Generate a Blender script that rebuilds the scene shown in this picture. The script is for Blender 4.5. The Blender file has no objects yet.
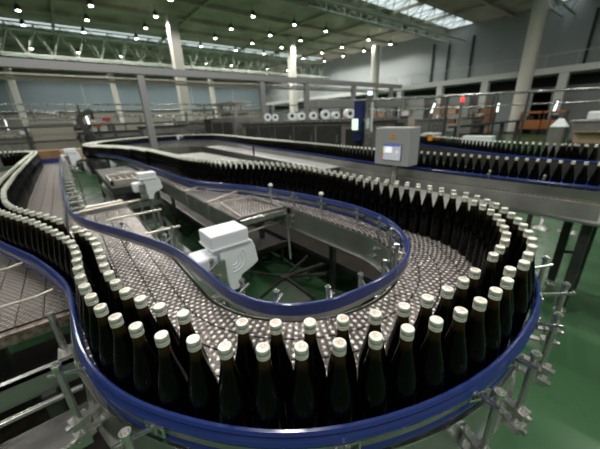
import bpy, bmesh, math, random
from mathutils import Vector, Matrix
random.seed(7)
PI = math.pi
S = bpy.context.scene
C = S.collection
# ------------------------------------------------------------------ camera
CAMZ = 1.82; FPX = 285.0
PITCH = math.radians(20.3); ROLL = math.radians(2.2)
cp, sp = math.cos(PITCH), math.sin(PITCH)
fx, fy = .6157, .788
FW = Vector((fx*cp, fy*cp, -sp)); RT0 = Vector((fy, -fx, 0)); UP0 = Vector((fx*sp, fy*sp, cp))
RT = RT0*math.cos(ROLL) - UP0*math.sin(ROLL); UP = RT0*math.sin(ROLL) + UP0*math.cos(ROLL)
cam = bpy.data.cameras.new('camera'); cam.sensor_width = 36; cam.lens = FPX/600*36
cam.clip_end = 300; cam.clip_start = .02
cam.dof.use_dof = True; cam.dof.focus_distance = .60; cam.dof.aperture_fstop = 3.5
co = bpy.data.objects.new('camera', cam); C.objects.link(co); S.camera = co
co.matrix_world = Matrix(((RT.x, UP.x, -FW.x, 0), (RT.y, UP.y, -FW.y, 0), (RT.z, UP.z, -FW.z, CAMZ), (0, 0, 0, 1)))
def ray(px, py): return (FW + RT*((px-300)/FPX) + UP*(-(py-224.5)/FPX))
def on_z(px, py, z): d = ray(px, py); k = (z-CAMZ)/d.z; return Vector((d.x*k, d.y*k, z))
def on_x(px, py, x): d = ray(px, py); k = x/d.x; return Vector((x, d.y*k, CAMZ+d.z*k))
def on_y(px, py, y): d = ray(px, py); k = y/d.y; return Vector((d.x*k, y, CAMZ+d.z*k))
def in_frame(p, m=6):
    q = Vector(p) - Vector((0, 0, CAMZ)); d = q.dot(FW)
    if d < .1: return False
    x = 300+FPX*q.dot(RT)/d; y = 224.5-FPX*q.dot(UP)/d
    return -m < x < 600+m and -m < y < 449+m
# ------------------------------------------------------------------ materials
def mat(name, col, rough=.5, metal=0., spec=.5, emit=None, es=0., noise=0., nscale=8., bump=0., bscale=60., rvar=0., coat=0.):
    m = bpy.data.materials.new(name); m.use_nodes = True; nt = m.node_tree; N = nt.nodes; L = nt.links
    b = N['Principled BSDF']
    b.inputs['Base Color'].default_value = (*col, 1); b.inputs['Roughness'].default_value = rough
    b.inputs['Metallic'].default_value = metal; b.inputs['Specular IOR Level'].default_value = spec
    b.inputs['Coat Weight'].default_value = coat
    if emit: b.inputs['Emission Color'].default_value = (*emit, 1); b.inputs['Emission Strength'].default_value = es
    tc = N.new('ShaderNodeTexCoord')
    if noise:
        n = N.new('ShaderNodeTexNoise'); n.inputs['Scale'].default_value = nscale; n.inputs['Detail'].default_value = 5
        L.new(tc.outputs['Object'], n.inputs['Vector'])
        r = N.new('ShaderNodeMapRange'); r.inputs['From Min'].default_value = .3; r.inputs['From Max'].default_value = .7
        r.inputs['To Min'].default_value = 1-noise; r.inputs['To Max'].default_value = 1+noise
        L.new(n.outputs['Fac'], r.inputs['Value'])
        x = N.new('ShaderNodeVectorMath'); x.operation = 'SCALE'; x.inputs[0].default_value = col
        L.new(r.outputs['Result'], x.inputs['Scale']); L.new(x.outputs[0], b.inputs['Base Color'])
        if rvar:
            r2 = N.new('ShaderNodeMapRange'); r2.inputs['To Min'].default_value = max(0, rough-rvar); r2.inputs['To Max'].default_value = rough+rvar
            L.new(n.outputs['Fac'], r2.inputs['Value']); L.new(r2.outputs['Result'], b.inputs['Roughness'])
    if bump:
        n = N.new('ShaderNodeTexNoise'); n.inputs['Scale'].default_value = bscale
        L.new(tc.outputs['Object'], n.inputs['Vector'])
        bp = N.new('ShaderNodeBump'); bp.inputs['Strength'].default_value = bump; bp.inputs['Distance'].default_value = .01
        L.new(n.outputs['Fac'], bp.inputs['Height']); L.new(bp.outputs['Normal'], b.inputs['Normal'])
    return m
M = {}
M['steel'] = mat('brushed_steel', (.46, .46, .45), .26, .8, noise=.15, nscale=14, rvar=.1)
M['steel_bright'] = mat('bright_steel', (.62, .62, .60), .2, .95)
M['steel_dark'] = mat('dark_steel', (.09, .09, .088), .4, .7, noise=.25, nscale=9)
M['steel_plate'] = mat('plate_steel', (.33, .34, .32), .3, .75, noise=.12, nscale=5)
M['grey_table'] = mat('grey_table_steel', (.30, .30, .285), .38, .4, noise=.2, nscale=5)
M['blue'] = mat('blue_plastic', (.018, .034, .150), .19, 0, .5)
M['white_plastic'] = mat('white_plastic', (.78, .82, .86), .38)
M['cream_rod'] = mat('cream_rod', (.48, .45, .40), .35, .5)
M['black'] = mat('black_rubber', (.012, .012, .012), .6)
M['bed'] = mat('dark_bed', (.03, .027, .024), .7)
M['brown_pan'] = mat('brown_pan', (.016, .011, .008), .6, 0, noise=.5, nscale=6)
M['wall'] = mat('wall_paint', (.31, .335, .34), .8, noise=.05, nscale=.4)
M['wall_back'] = mat('wall_back_paint', (.24, .235, .20), .8)
M['ceil'] = mat('ceiling_deck', (.40, .37, .30), .85, noise=.25, nscale=.6)
M['truss'] = mat('truss_paint', (.42, .46, .40), .6)
M['col'] = mat('column_paint', (.60, .59, .53), .6)
M['band'] = mat('window_band', (.20, .26, .29), .6)
M['beam'] = mat('galvanised_beam', (.30, .30, .31), .5, .5)
M['slab'] = mat('slab_paint', (.62, .64, .62), .7)
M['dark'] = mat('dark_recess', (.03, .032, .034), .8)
M['panel_grey'] = mat('cabinet_grey', (.40, .42, .42), .42, .25)
M['machine'] = mat('machine_steel', (.22, .215, .205), .45, .4, noise=.2, nscale=3)
M['lamp'] = mat('lamp_glow', (.9, .9, .85), .5, emit=(1, .98, .9), es=30)
M['tube'] = mat('tube_glow', (.9, .9, .9), .5, emit=(.92, .97, 1), es=2.6)
M['sky_panel'] = mat('skylight_glow', (.8, .85, .9), .5, emit=(.85, .96, 1), es=1.0)
M['red_glow'] = mat('red_glow', (.8, .05, .03), .4, emit=(1, .05, .04), es=2)
M['amber_glow'] = mat('amber_glow', (.8, .3, .03), .4, emit=(1, .35, .05), es=3)
M['blue_glow'] = mat('blue_glow', (.5, .7, .9), .4, emit=(.6, .85, 1), es=4)
M['green_screen'] = mat('green_screen', (.6, .8, .6), .4, emit=(.7, .95, .75), es=1.2)
M['screen'] = mat('screen_grey', (.4, .45, .5), .3, emit=(.47, .53, .58), es=.55)
M['screen_white'] = mat('screen_white', (.8, .8, .85), .3, emit=(.9, .88, .95), es=.85)
M['screen_blue'] = mat('screen_blue', (.05, .08, .4), .3, emit=(.05, .08, .38), es=.8)
M['screen_green'] = mat('screen_green', (.4, .6, .1), .3, emit=(.45, .6, .12), es=.8)
M['screen_red'] = mat('screen_red', (.7, .1, .1), .3, emit=(.75, .14, .13), es=.8)
M['screen_orange'] = mat('screen_orange', (.8, .4, .1), .3, emit=(.8, .4, .12), es=.8)
M['warn'] = mat('warning_yellow', (.75, .30, .012), .5)
M['orange'] = mat('orange_paint', (.36, .13, .04), .5)
M['card'] = mat('cardboard', (.42, .30, .20), .8, noise=.15, nscale=5)
M['card_dark'] = mat('brown_carton', (.22, .12, .06), .8, noise=.2, nscale=5)
M['wrap'] = mat('white_wrap', (.62, .66, .68), .4)
M['navy'] = mat('navy_paint', (.015, .025, .10), .4)
M['red'] = mat('red_paint', (.35, .03, .02), .5)
M['hose'] = mat('grey_hose', (.4, .42, .42), .4)
M['wet_belt'] = mat('wet_white_belt', (.46, .46, .46), .3, .2, noise=.1, nscale=4)
# floor: green epoxy
def floor_mat():
    m = mat('green_epoxy', (.038, .096, .044), .27, noise=.2, nscale=.9, rvar=.08, spec=.25)
    return m
M['floor'] = floor_mat()
M['pale_green'] = mat('pale_green_sheet', (.58, .63, .59), .4, .1)
# chain belt: UV x across the lane (metres), UV y along the lane (metres)
def chain_mat(name, col, knob, pitch=.019, metal=.75, rough=.3, bstr=1., nzw=.35):
    m = bpy.data.materials.new(name); m.use_nodes = True; nt = m.node_tree; N = nt.nodes; L = nt.links
    b = N['Principled BSDF']; b.inputs['Metallic'].default_value = metal
    uv = N.new('ShaderNodeUVMap'); uv.uv_map = 'UVMap'
    sep = N.new('ShaderNodeSeparateXYZ'); L.new(uv.outputs['UV'], sep.inputs[0])
    def math_(op, a, b_=None, c=None):
        n = N.new('ShaderNodeMath'); n.operation = op
        for i, v in enumerate((a, b_, c)):
            if v is None: continue
            if isinstance(v, (int, float)): n.inputs[i].default_value = v
            else: L.new(v, n.inputs[i])
        return n.outputs[0]
    ys = math_('DIVIDE', sep.outputs['Y'], pitch)
    row = math_('FLOOR', ys); odd = math_('MODULO', row, 2.0)
    xs = math_('ADD', math_('DIVIDE', sep.outputs['X'], pitch*1.08), math_('MULTIPLY', odd, .5))
    fx_ = math_('SUBTRACT', math_('FRACT', xs), .5); fy_ = math_('SUBTRACT', math_('FRACT', ys), .5)
    r2 = math_('ADD', math_('MULTIPLY', fx_, fx_), math_('MULTIPLY', math_('MULTIPLY', fy_, fy_), 1.3))
    dome = math_('MAXIMUM', math_('SUBTRACT', 1.0, math_('MULTIPLY', r2, 6.5)), 0.0)
    gap = math_('GREATER_THAN', math_('ABSOLUTE', fy_), .46)
    nz = N.new('ShaderNodeTexNoise'); nz.inputs['Scale'].default_value = 42; nz.inputs['Detail'].default_value = 3; L.new(uv.outputs['UV'], nz.inputs['Vector'])
    vz = N.new('ShaderNodeTexNoise'); vz.inputs['Scale'].default_value = 9; L.new(uv.outputs['UV'], vz.inputs['Vector'])
    h = math_('SUBTRACT', math_('ADD', math_('MULTIPLY', math_('SQRT', dome), .9), math_('MULTIPLY', nz.outputs['Fac'], nzw)), math_('MULTIPLY', gap, .5))
    bp = N.new('ShaderNodeBump'); bp.inputs['Strength'].default_value = bstr; bp.inputs['Distance'].default_value = .008
    L.new(h, bp.inputs['Height']); L.new(bp.outputs['Normal'], b.inputs['Normal'])
    mx = N.new('ShaderNodeMix'); mx.data_type = 'RGBA'; mx.inputs[6].default_value = (*col, 1); mx.inputs[7].default_value = (*knob, 1)  # domes mixed to the lighter knob colour, wet glints painted in
    L.new(math_('MULTIPLY', dome, math_('ADD', math_('MULTIPLY', vz.outputs['Fac'], 2.2), .1)), mx.inputs[0])
    mx.clamp_factor = True
    mg = N.new('ShaderNodeMix'); mg.data_type = 'RGBA'; mg.inputs[7].default_value = (.02, .018, .016, 1)
    L.new(mx.outputs[2], mg.inputs[6]); L.new(math_('MULTIPLY', gap, .8), mg.inputs[0]); L.new(mg.outputs[2], b.inputs['Base Color'])
    rr = N.new('ShaderNodeMapRange'); rr.inputs['To Min'].default_value = rough-.12; rr.inputs['To Max'].default_value = rough+.2
    L.new(nz.outputs['Fac'], rr.inputs['Value']); L.new(rr.outputs['Result'], b.inputs['Roughness'])
    return m
M['chain'] = chain_mat('turn_chain', (.19, .16, .145), (1., .95, .94), pitch=.025, metal=.5, rough=.2, bstr=1., nzw=.25)
M['chain_plain'] = chain_mat('straight_chain', (.20, .175, .16), (.42, .39, .37), pitch=.019, metal=.6, rough=.34, bstr=.8)
# bottle glass
def glass_mat():
    m = bpy.data.materials.new('dark_bottle_glass'); m.use_nodes = True; N = m.node_tree.nodes; L = m.node_tree.links
    b = N['Principled BSDF']; b.inputs['Roughness'].default_value = .09; b.inputs['Specular IOR Level'].default_value = .17
    tc = N.new('ShaderNodeTexCoord'); s = N.new('ShaderNodeSeparateXYZ'); L.new(tc.outputs['Object'], s.inputs[0])
    r = N.new('ShaderNodeValToRGB'); mr = N.new('ShaderNodeMapRange'); mr.inputs['From Max'].default_value = .3
    L.new(s.outputs['Z'], mr.inputs['Value']); L.new(mr.outputs['Result'], r.inputs['Fac'])
    e = r.color_ramp.elements; e[0].position = 0; e[0].color = (.0012, .0012, .0009, 1); e[1].position = .93; e[1].color = (.034, .021, .007, 1)
    k = r.color_ramp.elements.new(.82); k.color = (.0012, .0011, .0008, 1)
    L.new(r.outputs['Color'], b.inputs['Base Color'])
    return m
M['glass'] = glass_mat()
def cap_mat():
    m = bpy.data.materials.new('silver_cap'); m.use_nodes = True; N = m.node_tree.nodes; L = m.node_tree.links
    b = N['Principled BSDF']; b.inputs['Roughness'].default_value = .34; b.inputs['Metallic'].default_value = .6
    tc = N.new('ShaderNodeTexCoord'); s = N.new('ShaderNodeSeparateXYZ'); L.new(tc.outputs['Object'], s.inputs[0])
    def mt(op, a, c):
        n = N.new('ShaderNodeMath'); n.operation = op
        for i, v in enumerate((a, c)):
            if isinstance(v, (int, float)): n.inputs[i].default_value = v
            else: L.new(v, n.inputs[i])
        return n.outputs[0]
    top = mt('GREATER_THAN', s.outputs['Z'], .2995)
    r2 = mt('ADD', mt('MULTIPLY', s.outputs['X'], s.outputs['X']), mt('MULTIPLY', s.outputs['Y'], s.outputs['Y']))
    ins = mt('LESS_THAN', r2, .0085**2)
    w = N.new('ShaderNodeTexNoise'); w.inputs['Scale'].default_value = 260; w.inputs['Detail'].default_value = 1; L.new(tc.outputs['Object'], w.inputs['Vector'])
    st = mt('GREATER_THAN', w.outputs['Fac'], .47)
    f = mt('MULTIPLY', mt('MULTIPLY', top, ins), mt('ADD', mt('MULTIPLY', st, .42), .12))
    mx = N.new('ShaderNodeMix'); mx.data_type = 'RGBA'; mx.inputs[6].default_value = (.76, .79, .70, 1); mx.inputs[7].default_value = (.60, .13, .09, 1)
    L.new(f, mx.inputs[0]); L.new(mx.outputs[2], b.inputs['Base Color'])
    return m
M['cap'] = cap_mat()
# ------------------------------------------------------------------ mesh helpers
class MB:
    def __init__(s): s.v = []; s.f = []; s.uv = {}; s.mi = []; s.cur = 0; s.smooth = []
    def add(s, vs, fs, smooth=False):
        o = len(s.v); s.v += [tuple(v) for v in vs]
        for f in fs: s.f.append([i+o for i in f]); s.mi.append(s.cur); s.smooth.append(smooth)
    def box(s, lo, hi, rot=0, about=None):
        x0, y0, z0 = lo; x1, y1, z1 = hi
        vs = [(x, y, z) for z in (z0, z1) for y in (y0, y1) for x in (x0, x1)]
        if rot:
            ax, ay = about or ((x0+x1)/2, (y0+y1)/2); c_, s_ = math.cos(rot), math.sin(rot)
            vs = [(ax+(x-ax)*c_-(y-ay)*s_, ay+(x-ax)*s_+(y-ay)*c_, z) for x, y, z in vs]
        s.add(vs, [(0, 2, 3, 1), (4, 5, 7, 6), (0, 1, 5, 4), (2, 6, 7, 3), (0, 4, 6, 2), (1, 3, 7, 5)])
        return s
    def tube(s, a, b, r, n=10, r2=None):
        a = Vector(a); b = Vector(b); d = (b-a).normalized(); q = d.to_track_quat('Z', 'Y'); r2 = r if r2 is None else r2
        vs = [a+q@Vector((r*math.cos(2*PI*i/n), r*math.sin(2*PI*i/n), 0)) for i in range(n)]
        vs += [b+q@Vector((r2*math.cos(2*PI*i/n), r2*math.sin(2*PI*i/n), 0)) for i in range(n)]
        s.add(vs, [(i, (i+1) % n, n+(i+1) % n, n+i) for i in range(n)], True)
        s.add(vs, [tuple(range(n-1, -1, -1)), tuple(range(n, 2*n))])
        return s
    def bar(s, a, b, w, h):
        a = Vector(a); b = Vector(b); d = (b-a).normalized(); up = Vector((0, 0, 1))
        if abs(d.z) > .95: up = Vector((0, 1, 0))
        sd = d.cross(up).normalized(); u2 = sd.cross(d)
        vs = [p+sd*sx*w/2+u2*sz*h/2 for p in (a, b) for sx, sz in ((-1, -1), (1, -1), (1, 1), (-1, 1))]
        s.add(vs, [(3, 2, 1, 0), (4, 5, 6, 7), (0, 1, 5, 4), (1, 2, 6, 5), (2, 3, 7, 6), (3, 0, 4, 7)])
        return s
    def lathe(s, c, prof, n=20):
        k = len(prof); vs = [(c[0]+r*math.cos(2*PI*i/n), c[1]+r*math.sin(2*PI*i/n), c[2]+z) for r, z in prof for i in range(n)]
        s.add(vs, [(j*n+i, j*n+(i+1) % n, (j+1)*n+(i+1) % n, (j+1)*n+i) for j in range(k-1) for i in range(n)], True)
        s.add(vs[:n], [tuple(range(n-1, -1, -1))]); s.add(vs[-n:], [tuple(range(n))])
        return s
    def sweep(s, path, prof, closed_prof=True, smooth=False, z=0.):
        """path: list of (x,y[,z]); prof: list of (offset to the left, z)"""
        P = [Vector((p[0], p[1], 0)) for p in path]; n = len(P); k = len(prof); vs = []
        for i in range(n):
            t = (P[min(i+1, n-1)]-P[max(i-1, 0)]).normalized(); nl = Vector((-t.y, t.x, 0))
            for o, zz in prof: q = P[i]+nl*o; vs.append((q.x, q.y, zz+z))
        kk = k if closed_prof else k-1
        s.add(vs, [(i*k+j, i*k+(j+1) % k, (i+1)*k+(j+1) % k, (i+1)*k+j) for i in range(n-1) for j in range(kk)], smooth)
        if closed_prof: s.add(vs[:k], [tuple(range(k))]); s.add(vs[-k:], [tuple(range(k-1, -1, -1))])
        return s
    def prism(s, pts, axis, a, b):
        """pts 2-D polygon extruded along axis ('x','y','z') from a to b"""
        def mk(p, t): return {'x': (t, p[0], p[1]), 'y': (p[0], t, p[1]), 'z': (p[0], p[1], t)}[axis]
        n = len(pts); vs = [mk(p, a) for p in pts]+[mk(p, b) for p in pts]
        s.add(vs, [tuple(range(n-1, -1, -1)), tuple(range(n, 2*n))]+[(i, (i+1) % n, n+(i+1) % n, n+i) for i in range(n)])
        return s
    def mesh(s, name, mats):
        me = bpy.data.meshes.new(name); me.from_pydata(s.v, [], s.f)
        for m in (mats if isinstance(mats, (list, tuple)) else [mats]): me.materials.append(m)
        me.polygons.foreach_set('material_index', s.mi); me.polygons.foreach_set('use_smooth', s.smooth)
        me.validate(); bm = bmesh.new(); bm.from_mesh(me); bmesh.ops.recalc_face_normals(bm, faces=bm.faces); bm.to_mesh(me); bm.free()
        me.update(); return me
    def build(s, name, mats, parent=None, bevel=0., loc=None):
        o = bpy.data.objects.new(name, s.mesh(name, mats)); C.objects.link(o)
        if parent is not None: o.parent = parent
        if bevel:
            b = o.modifiers.new('bevel', 'BEVEL'); b.width = bevel; b.segments = 2; b.limit_method = 'ANGLE'
        return o
def tag(o, label, cat, group=None, kind=None):
    o['label'] = label; o['category'] = cat
    if group: o['group'] = group
    if kind: o['kind'] = kind
    return o
def struct(o): o['kind'] = 'structure'; return o
def thing(name, label, cat, group=None, loc=(0, 0, 0)):
    # children are modelled in world coordinates; the Empty stands at the thing's base
    o = bpy.data.objects.new(name, None); C.objects.link(o); o.location = loc; o.empty_display_size = .1
    tag(o, label, cat, group); return o
def settle(root):
    """keep world-space child meshes where they are although the root Empty has a location"""
    for ch in root.children: ch.matrix_parent_inverse = Matrix.Translation(-Vector(root.location))
def cat_rom(pts, step=.03):
    P = [Vector((p[0], p[1], 0)) for p in pts]; P = [P[0]*2-P[1]]+P+[P[-1]*2-P[-2]]; out = []
    for i in range(1, len(P)-2):
        p0, p1, p2, p3 = P[i-1:i+3]; n = max(2, int((p2-p1).length/step))
        for k in range(n):
            t = k/n; out.append(.5*((2*p1)+(p2-p0)*t+(2*p0-5*p1+4*p2-p3)*t*t+(3*p1-p0-3*p2+p3)*t**3))
    out.append(P[-2]); return [(p.x, p.y) for p in out]
def smooth_path(pts, it=3):
    for _ in range(it):
        pts = [pts[0]]+[((a[0]+2*b[0]+c[0])/4, (a[1]+2*b[1]+c[1])/4) for a, b, c in zip(pts, pts[1:], pts[2:])]+[pts[-1]]
    return pts
def offset(path, d):
    out = []
    for i in range(len(path)):
        a = path[max(i-1, 0)]; b = path[min(i+1, len(path)-1)]; tx, ty = b[0]-a[0], b[1]-a[1]; l = math.hypot(tx, ty) or 1
        out.append((path[i][0]-ty/l*d, path[i][1]+tx/l*d))
    return out
def march(path, step, start=0.):
    out = []; acc = -start
    for a, b in zip(path, path[1:]):
        l = math.hypot(b[0]-a[0], b[1]-a[1])
        while acc <= l:
            if acc >= 0: t = acc/l if l else 0; out.append((a[0]+(b[0]-a[0])*t, a[1]+(b[1]-a[1])*t))
            acc += step
        acc -= l
    return out
ZB = 1.10
def lane_mesh(path, w, z=ZB, th=.004):
    """a chain strip with UVs in metres"""
    P = path; n = len(P); mb = MB(); s = 0; vs = []; ss = []
    L_ = offset(P, w/2); R_ = offset(P, -w/2)
    for i in range(n):
        if i: s += math.hypot(P[i][0]-P[i-1][0], P[i][1]-P[i-1][1])
        ss.append(s); vs += [(R_[i][0], R_[i][1], z), (L_[i][0], L_[i][1], z), (L_[i][0], L_[i][1], z-.012), (R_[i][0], R_[i][1], z-.012)]
    me = bpy.data.meshes.new('chain_lane'); fs = []
    for i in range(n-1):
        a = i*4; b = a+4
        fs += [(a, a+1, b+1, b), (a+1, a+2, b+2, b+1), (a+2, a+3, b+3, b+2), (a+3, a, b, b+3)]
    fs += [(3, 2, 1, 0), (4*n-4, 4*n-3, 4*n-2, 4*n-1)]
    me.from_pydata(vs, [], fs); uv = me.uv_layers.new(name='UVMap')
    for p in me.polygons:
        for li in p.loop_indices:
            vi = me.loops[li].vertex_index; i, k = divmod(vi, 4); uv.data[li].uv = (w if k in (1, 2) else 0, ss[i])
    me.update(); return me
def lane(path, w, m, parent, name='chain_lane', z=ZB):
    me = lane_mesh(path, w, z); me.materials.append(m); o = bpy.data.objects.new(name, me); C.objects.link(o); o.parent = parent; return o

# ================================================================== SETTING
def slab(name, lo, hi, m): return struct(MB().box(lo, hi).build(name, m))
slab('floor', (-45, -12, -.1), (36.2, 58, 0), M['floor'])
slab('ceiling', (-45, -12, 10.4), (36.2, 58, 10.6), M['ceil'])
slab('wall_right', (36, -12, 0), (36.2, 58, 10.4), M['wall'])
slab('wall_back', (-45, 56, 0), (36.2, 56.2, 10.4), M['wall_back'])
slab('wall_front', (-45, -12.2, 0), (36.2, -12, 10.4), M['wall_back'])
slab('wall_left', (-45.2, -12, 0), (-45, 58, 10.4), M['wall_back'])
w = struct(MB().box((-44, 55.8, 4.1), (35.9, 56.0, 7.9)).build('window_1', M['band']))
fr = MB()
for i in range(10): fr.box((-44+i*8, 55.74, 4.1), (-43.9+i*8, 55.8, 7.9))
fr.box((-44, 55.72, 4.0), (35.9, 55.8, 4.12)).box((-44, 55.72, 7.88), (35.9, 55.8, 8.0)); fr.build('window_frame', M['truss'], w)
dp = struct(MB().box((35.85, -10, 5.0), (35.99, 50, 5.12)).build('trim_1', M['slab']))
# dark rain-water lines on the right wall
for i, (px, py) in enumerate(((433, 60), (472, 52), (590, 40), (448, 60))):
    p = on_x(px, py, 35.95); struct(MB().box((35.84, p.y-.09, 5.2), (35.98, p.y+.09, 9.3)).build('trim_%d' % (i+2), M['dark']))
# skylights in the roof (glowing strips), one over each truss bay
for i, (u0, u1, v0, v1) in enumerate(((15.6, 17.8, 16, 35.6), (36.4, 38.0, -12, 34), (7.2, 8.6, 30, 35.8), (-4.5, -2.2, -8, 12))):
    struct(MB().box((v0, u0, 10.36), (v1, u1, 10.395)).build('window_%d' % (i+2), M['sky_panel']))
# ------------------------------------------------------------------ trusses
def truss(u, v0, v1, label, zt=10.2, zb=8.5, w=2.2, step=1.9):
    t = thing('roof_truss', label, 'truss', loc=(v0, u, zb))
    ch = MB()
    for dy in (-w/2, w/2): ch.tube((v0, u+dy, zt), (v1, u+dy, zt), .07, 6)
    for dy in (-w/5, w/5): ch.tube((v0, u+dy, zb), (v1, u+dy, zb), .09, 6)
    ch.build('chord', M['truss'], t)
    dg = MB(); n = int((v1-v0)/step)
    for i in range(n):
        a = v0+i*step
        for sg in (-1, 1):
            dg.tube((a, u+sg*w/2, zt), (a+step/2, u+sg*w/5, zb), .035, 5)
            dg.tube((a+step/2, u+sg*w/5, zb), (a+step, u+sg*w/2, zt), .035, 5)
        dg.tube((a, u-w/2, zt), (a, u+w/2, zt), .04, 5); dg.tube((a+step/2, u-w/5, zb), (a+step/2, u+w/5, zb), .04, 5)
        dg.tube((a, u-w/2, zt), (a+step, u+w/2, zt), .03, 5)
    dg.build('lattice', M['truss'], t); settle(t)
truss(16.8, 12, 35.8, 'pale green steel roof truss across the upper right of the picture', zb=8.9, w=3.4)
truss(37.2, -14, 35.8, 'long pale lattice truss under the bright skylight strip at left', zb=7.9, zt=10.1, w=2.6, step=1.8)
truss(8.0, 31.5, 35.8, 'short truss end at the roof above the large white column', zb=9.2, w=2.0)
# purlins of the roof, plain steel lines
for i, u in enumerate((12.2, 20.5, 24.9, 28.8, 32.4, 42, 47)):
    struct(MB().box((-20, u-.12, 10.1), (36, u+.12, 10.4)).build('trim_%d' % (10+i), M['ceil']))
for i, v in enumerate((1.8, 10.9, 20.2, 25.3, 30.4)):
    struct(MB().box((v-.1, 5, 10.15), (v+.1, 55.5, 10.4)).build('trim_%d' % (20+i), M['ceil']))
# ------------------------------------------------------------------ ceiling lamps
lampm = MB().lathe((0, 0, 0), [(.13, 0), (.2, .05), (.16, .25), (.1, .38)], 12).mesh('lamp_housing', M['steel_dark'])
glowm = MB().lathe((0, 0, -.03), [(.02, 0), (.13, 0), (.13, .025)], 12).mesh('lamp_lens', M['lamp'])
rodm = MB().tube((0, 0, .38), (0, 0, .78), .02, 6).mesh('hanger', M['steel_dark'])
def lamp_at(v, u, z=9.6):
    r = bpy.data.objects.new('ceiling_lamp', None); C.objects.link(r); r.location = (v, u, z)
    where = 'far' if u > 33 else ('middle' if u > 25 else 'near')
    side = 'left' if v < 6 else ('centre' if v < 20 else 'right')
    tag(r, 'small round high-bay lamp hanging from the green-grey ceiling, %s rows, %s bay' % (where, side), 'lamp', 'high-bay lamps, %s %s' % (where, side))
    for nm, me in (('lamp_housing', lampm), ('lamp_lens', glowm), ('hanger', rodm)):
        c = bpy.data.objects.new(nm, me); C.objects.link(c); c.parent = r
    ld = bpy.data.lights.new('lamp_bulb', 'SPOT'); ld.spot_size = math.radians(165); ld.spot_blend = .3; ld.shadow_soft_size = .12; ld.energy = 620; ld.color = (1, .98, .92)
    lo = bpy.data.objects.new('lamp_bulb', ld); C.objects.link(lo); lo.location = (v, u, z-.16)
for u in (23.2, 27.1, 30.6, 34.4, 43.5, 49.8):
    for v in (-.2, 3.75, 7.9, 14.2, 18.35, 22.2, 28.5, 32.5):
        if in_frame((v, u, 9.6)): lamp_at(v, u)
# unseen lights added above and behind the frame to light the line
for v, u in ((-12, -6), (-4.3, -8), (3.75, -8), (12, -8), (-12, 3), (-4.3, -3), (3.75, -2.5), (12, -2), (20, -4), (-12, 11), (-4.3, 5), (1.0, 2.0), (1.6, 5.5), (8, 3.5), (16, 3), (-4.3, 14), (1.2, 9.5), (8, 10), (24, 4), (16, 10)):
    ld = bpy.data.lights.new('added_ceiling_light', 'AREA'); ld.shape = 'DISK'; ld.size = .5; ld.energy = 270; ld.color = (1, .97, .9)
    lo = bpy.data.objects.new('added_ceiling_light', ld); C.objects.link(lo); lo.location = (v, u, 9.3)
for v, u, s_ in ((25, 17, 45), (10, 37, 45), (32, 8, 30)):
    ld = bpy.data.lights.new('skylight_light', 'AREA'); ld.shape = 'RECTANGLE'; ld.size = 18 if s_ != 50 else 6; ld.size_y = 1.6; ld.energy = s_; ld.color = (.9, .97, 1)
    lo = bpy.data.objects.new('skylight_light', ld); C.objects.link(lo); lo.location = (v, u, 10.3)
# ------------------------------------------------------------------ columns
def ordw_(n): return ['first', 'second', 'third', 'fourth', 'fifth', 'sixth', 'seventh', 'eighth', 'ninth', 'tenth', 'eleventh', 'twelfth', 'thirteenth', 'fourteenth'][n-1]
def column(v, u, r, label, z1=10.2, square=False):
    t = MB()
    if square: t.box((v-r, u-r, 0), (v+r, u+r, z1))
    else: t.tube((v, u, 0), (v, u, z1), r, 20)
    o = t.build('column', M['col']); tag(o, label, 'column')
    b = MB().box((v-r*1.4, u-r*1.4, 0), (v+r*1.4, u+r*1.4, .12)).build('base_plate', M['steel_dark'], o); return o
column(30.98, 8.75, .52, 'thick round white column reaching the roof at right')
column(29.3, 22.7, .45, 'pale round column behind the blue control tower, right of centre', 9.0)
column(9.06, 27.2, .36, 'broad cream column standing left of centre behind the beam post', 9.9, True)
column(-3.0, 50, .30, 'cream column seen at the far left edge behind the pipes', 10.2, True)
column(-11.0, 50, .30, 'cream column cut by the left edge of the picture', 10.2, True)
column(7.3, 50, .30, 'slim cream column between the left edge and the beam post', 10.2, True)
column(22.0, 28.5, .33, 'cream column rising above the grey packing machine', 10.2, True)
column(21.5, 50, .3, 'faint slim cream column directly left of the middle of the picture', 10.2, True)
column(11.5, 34, .25, 'slim cream column close behind the broad cream one', 9.9, True)
# ------------------------------------------------------------------ mezzanine along the right wall
mz = thing('mezzanine', 'pale concrete mezzanine with glass railing along the right wall', 'mezzanine', loc=(34, 15, 0))
MB().box((32.5, -8, 4.55), (35.8, 52, 5.02)).build('slab', M['slab'], mz)
sup = [on_x(485, 86, 32.7).y, on_x(563, 80, 32.7).y, on_x(440, 90, 32.7).y, on_x(400, 92, 32.7).y]
for y in sup: MB().box((32.55, y-.3, 0), (33.1, y+.3, 4.55)).build('support', M['slab'], mz)
rl = MB(); rl.box((32.55, -8, 5.95), (32.6, 52, 6.0))
for i in range(30): rl.box((32.55, -8+i*2, 5.02), (32.6, -7.96+i*2, 5.95))
rl.build('railing', M['truss'], mz); settle(mz)
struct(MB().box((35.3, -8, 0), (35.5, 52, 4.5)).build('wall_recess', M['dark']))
struct(MB().box((35.1, -8, 0), (35.29, 52, 3.7)).build('wall_lower', M['wall']))
for i, (px, wd) in enumerate(((415, 2.5), (455, 3), (513, 2.4), (534, 2.4), (543, 1.5))):
    p = on_x(px, 100, 33.3); o = MB().box((33.2, p.y-wd/2, 0), (33.5, p.y+wd/2, 3.5)).build('partition', M['wall'])
    tag(o, ['pale panel under the mezzanine, leftmost of five', 'pale panel under the mezzanine, second from the left', 'pale panel directly left of the white column foot', 'pale panel directly right of the white column', 'narrow pale panel right of the others under the mezzanine'][i], 'partition')
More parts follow.
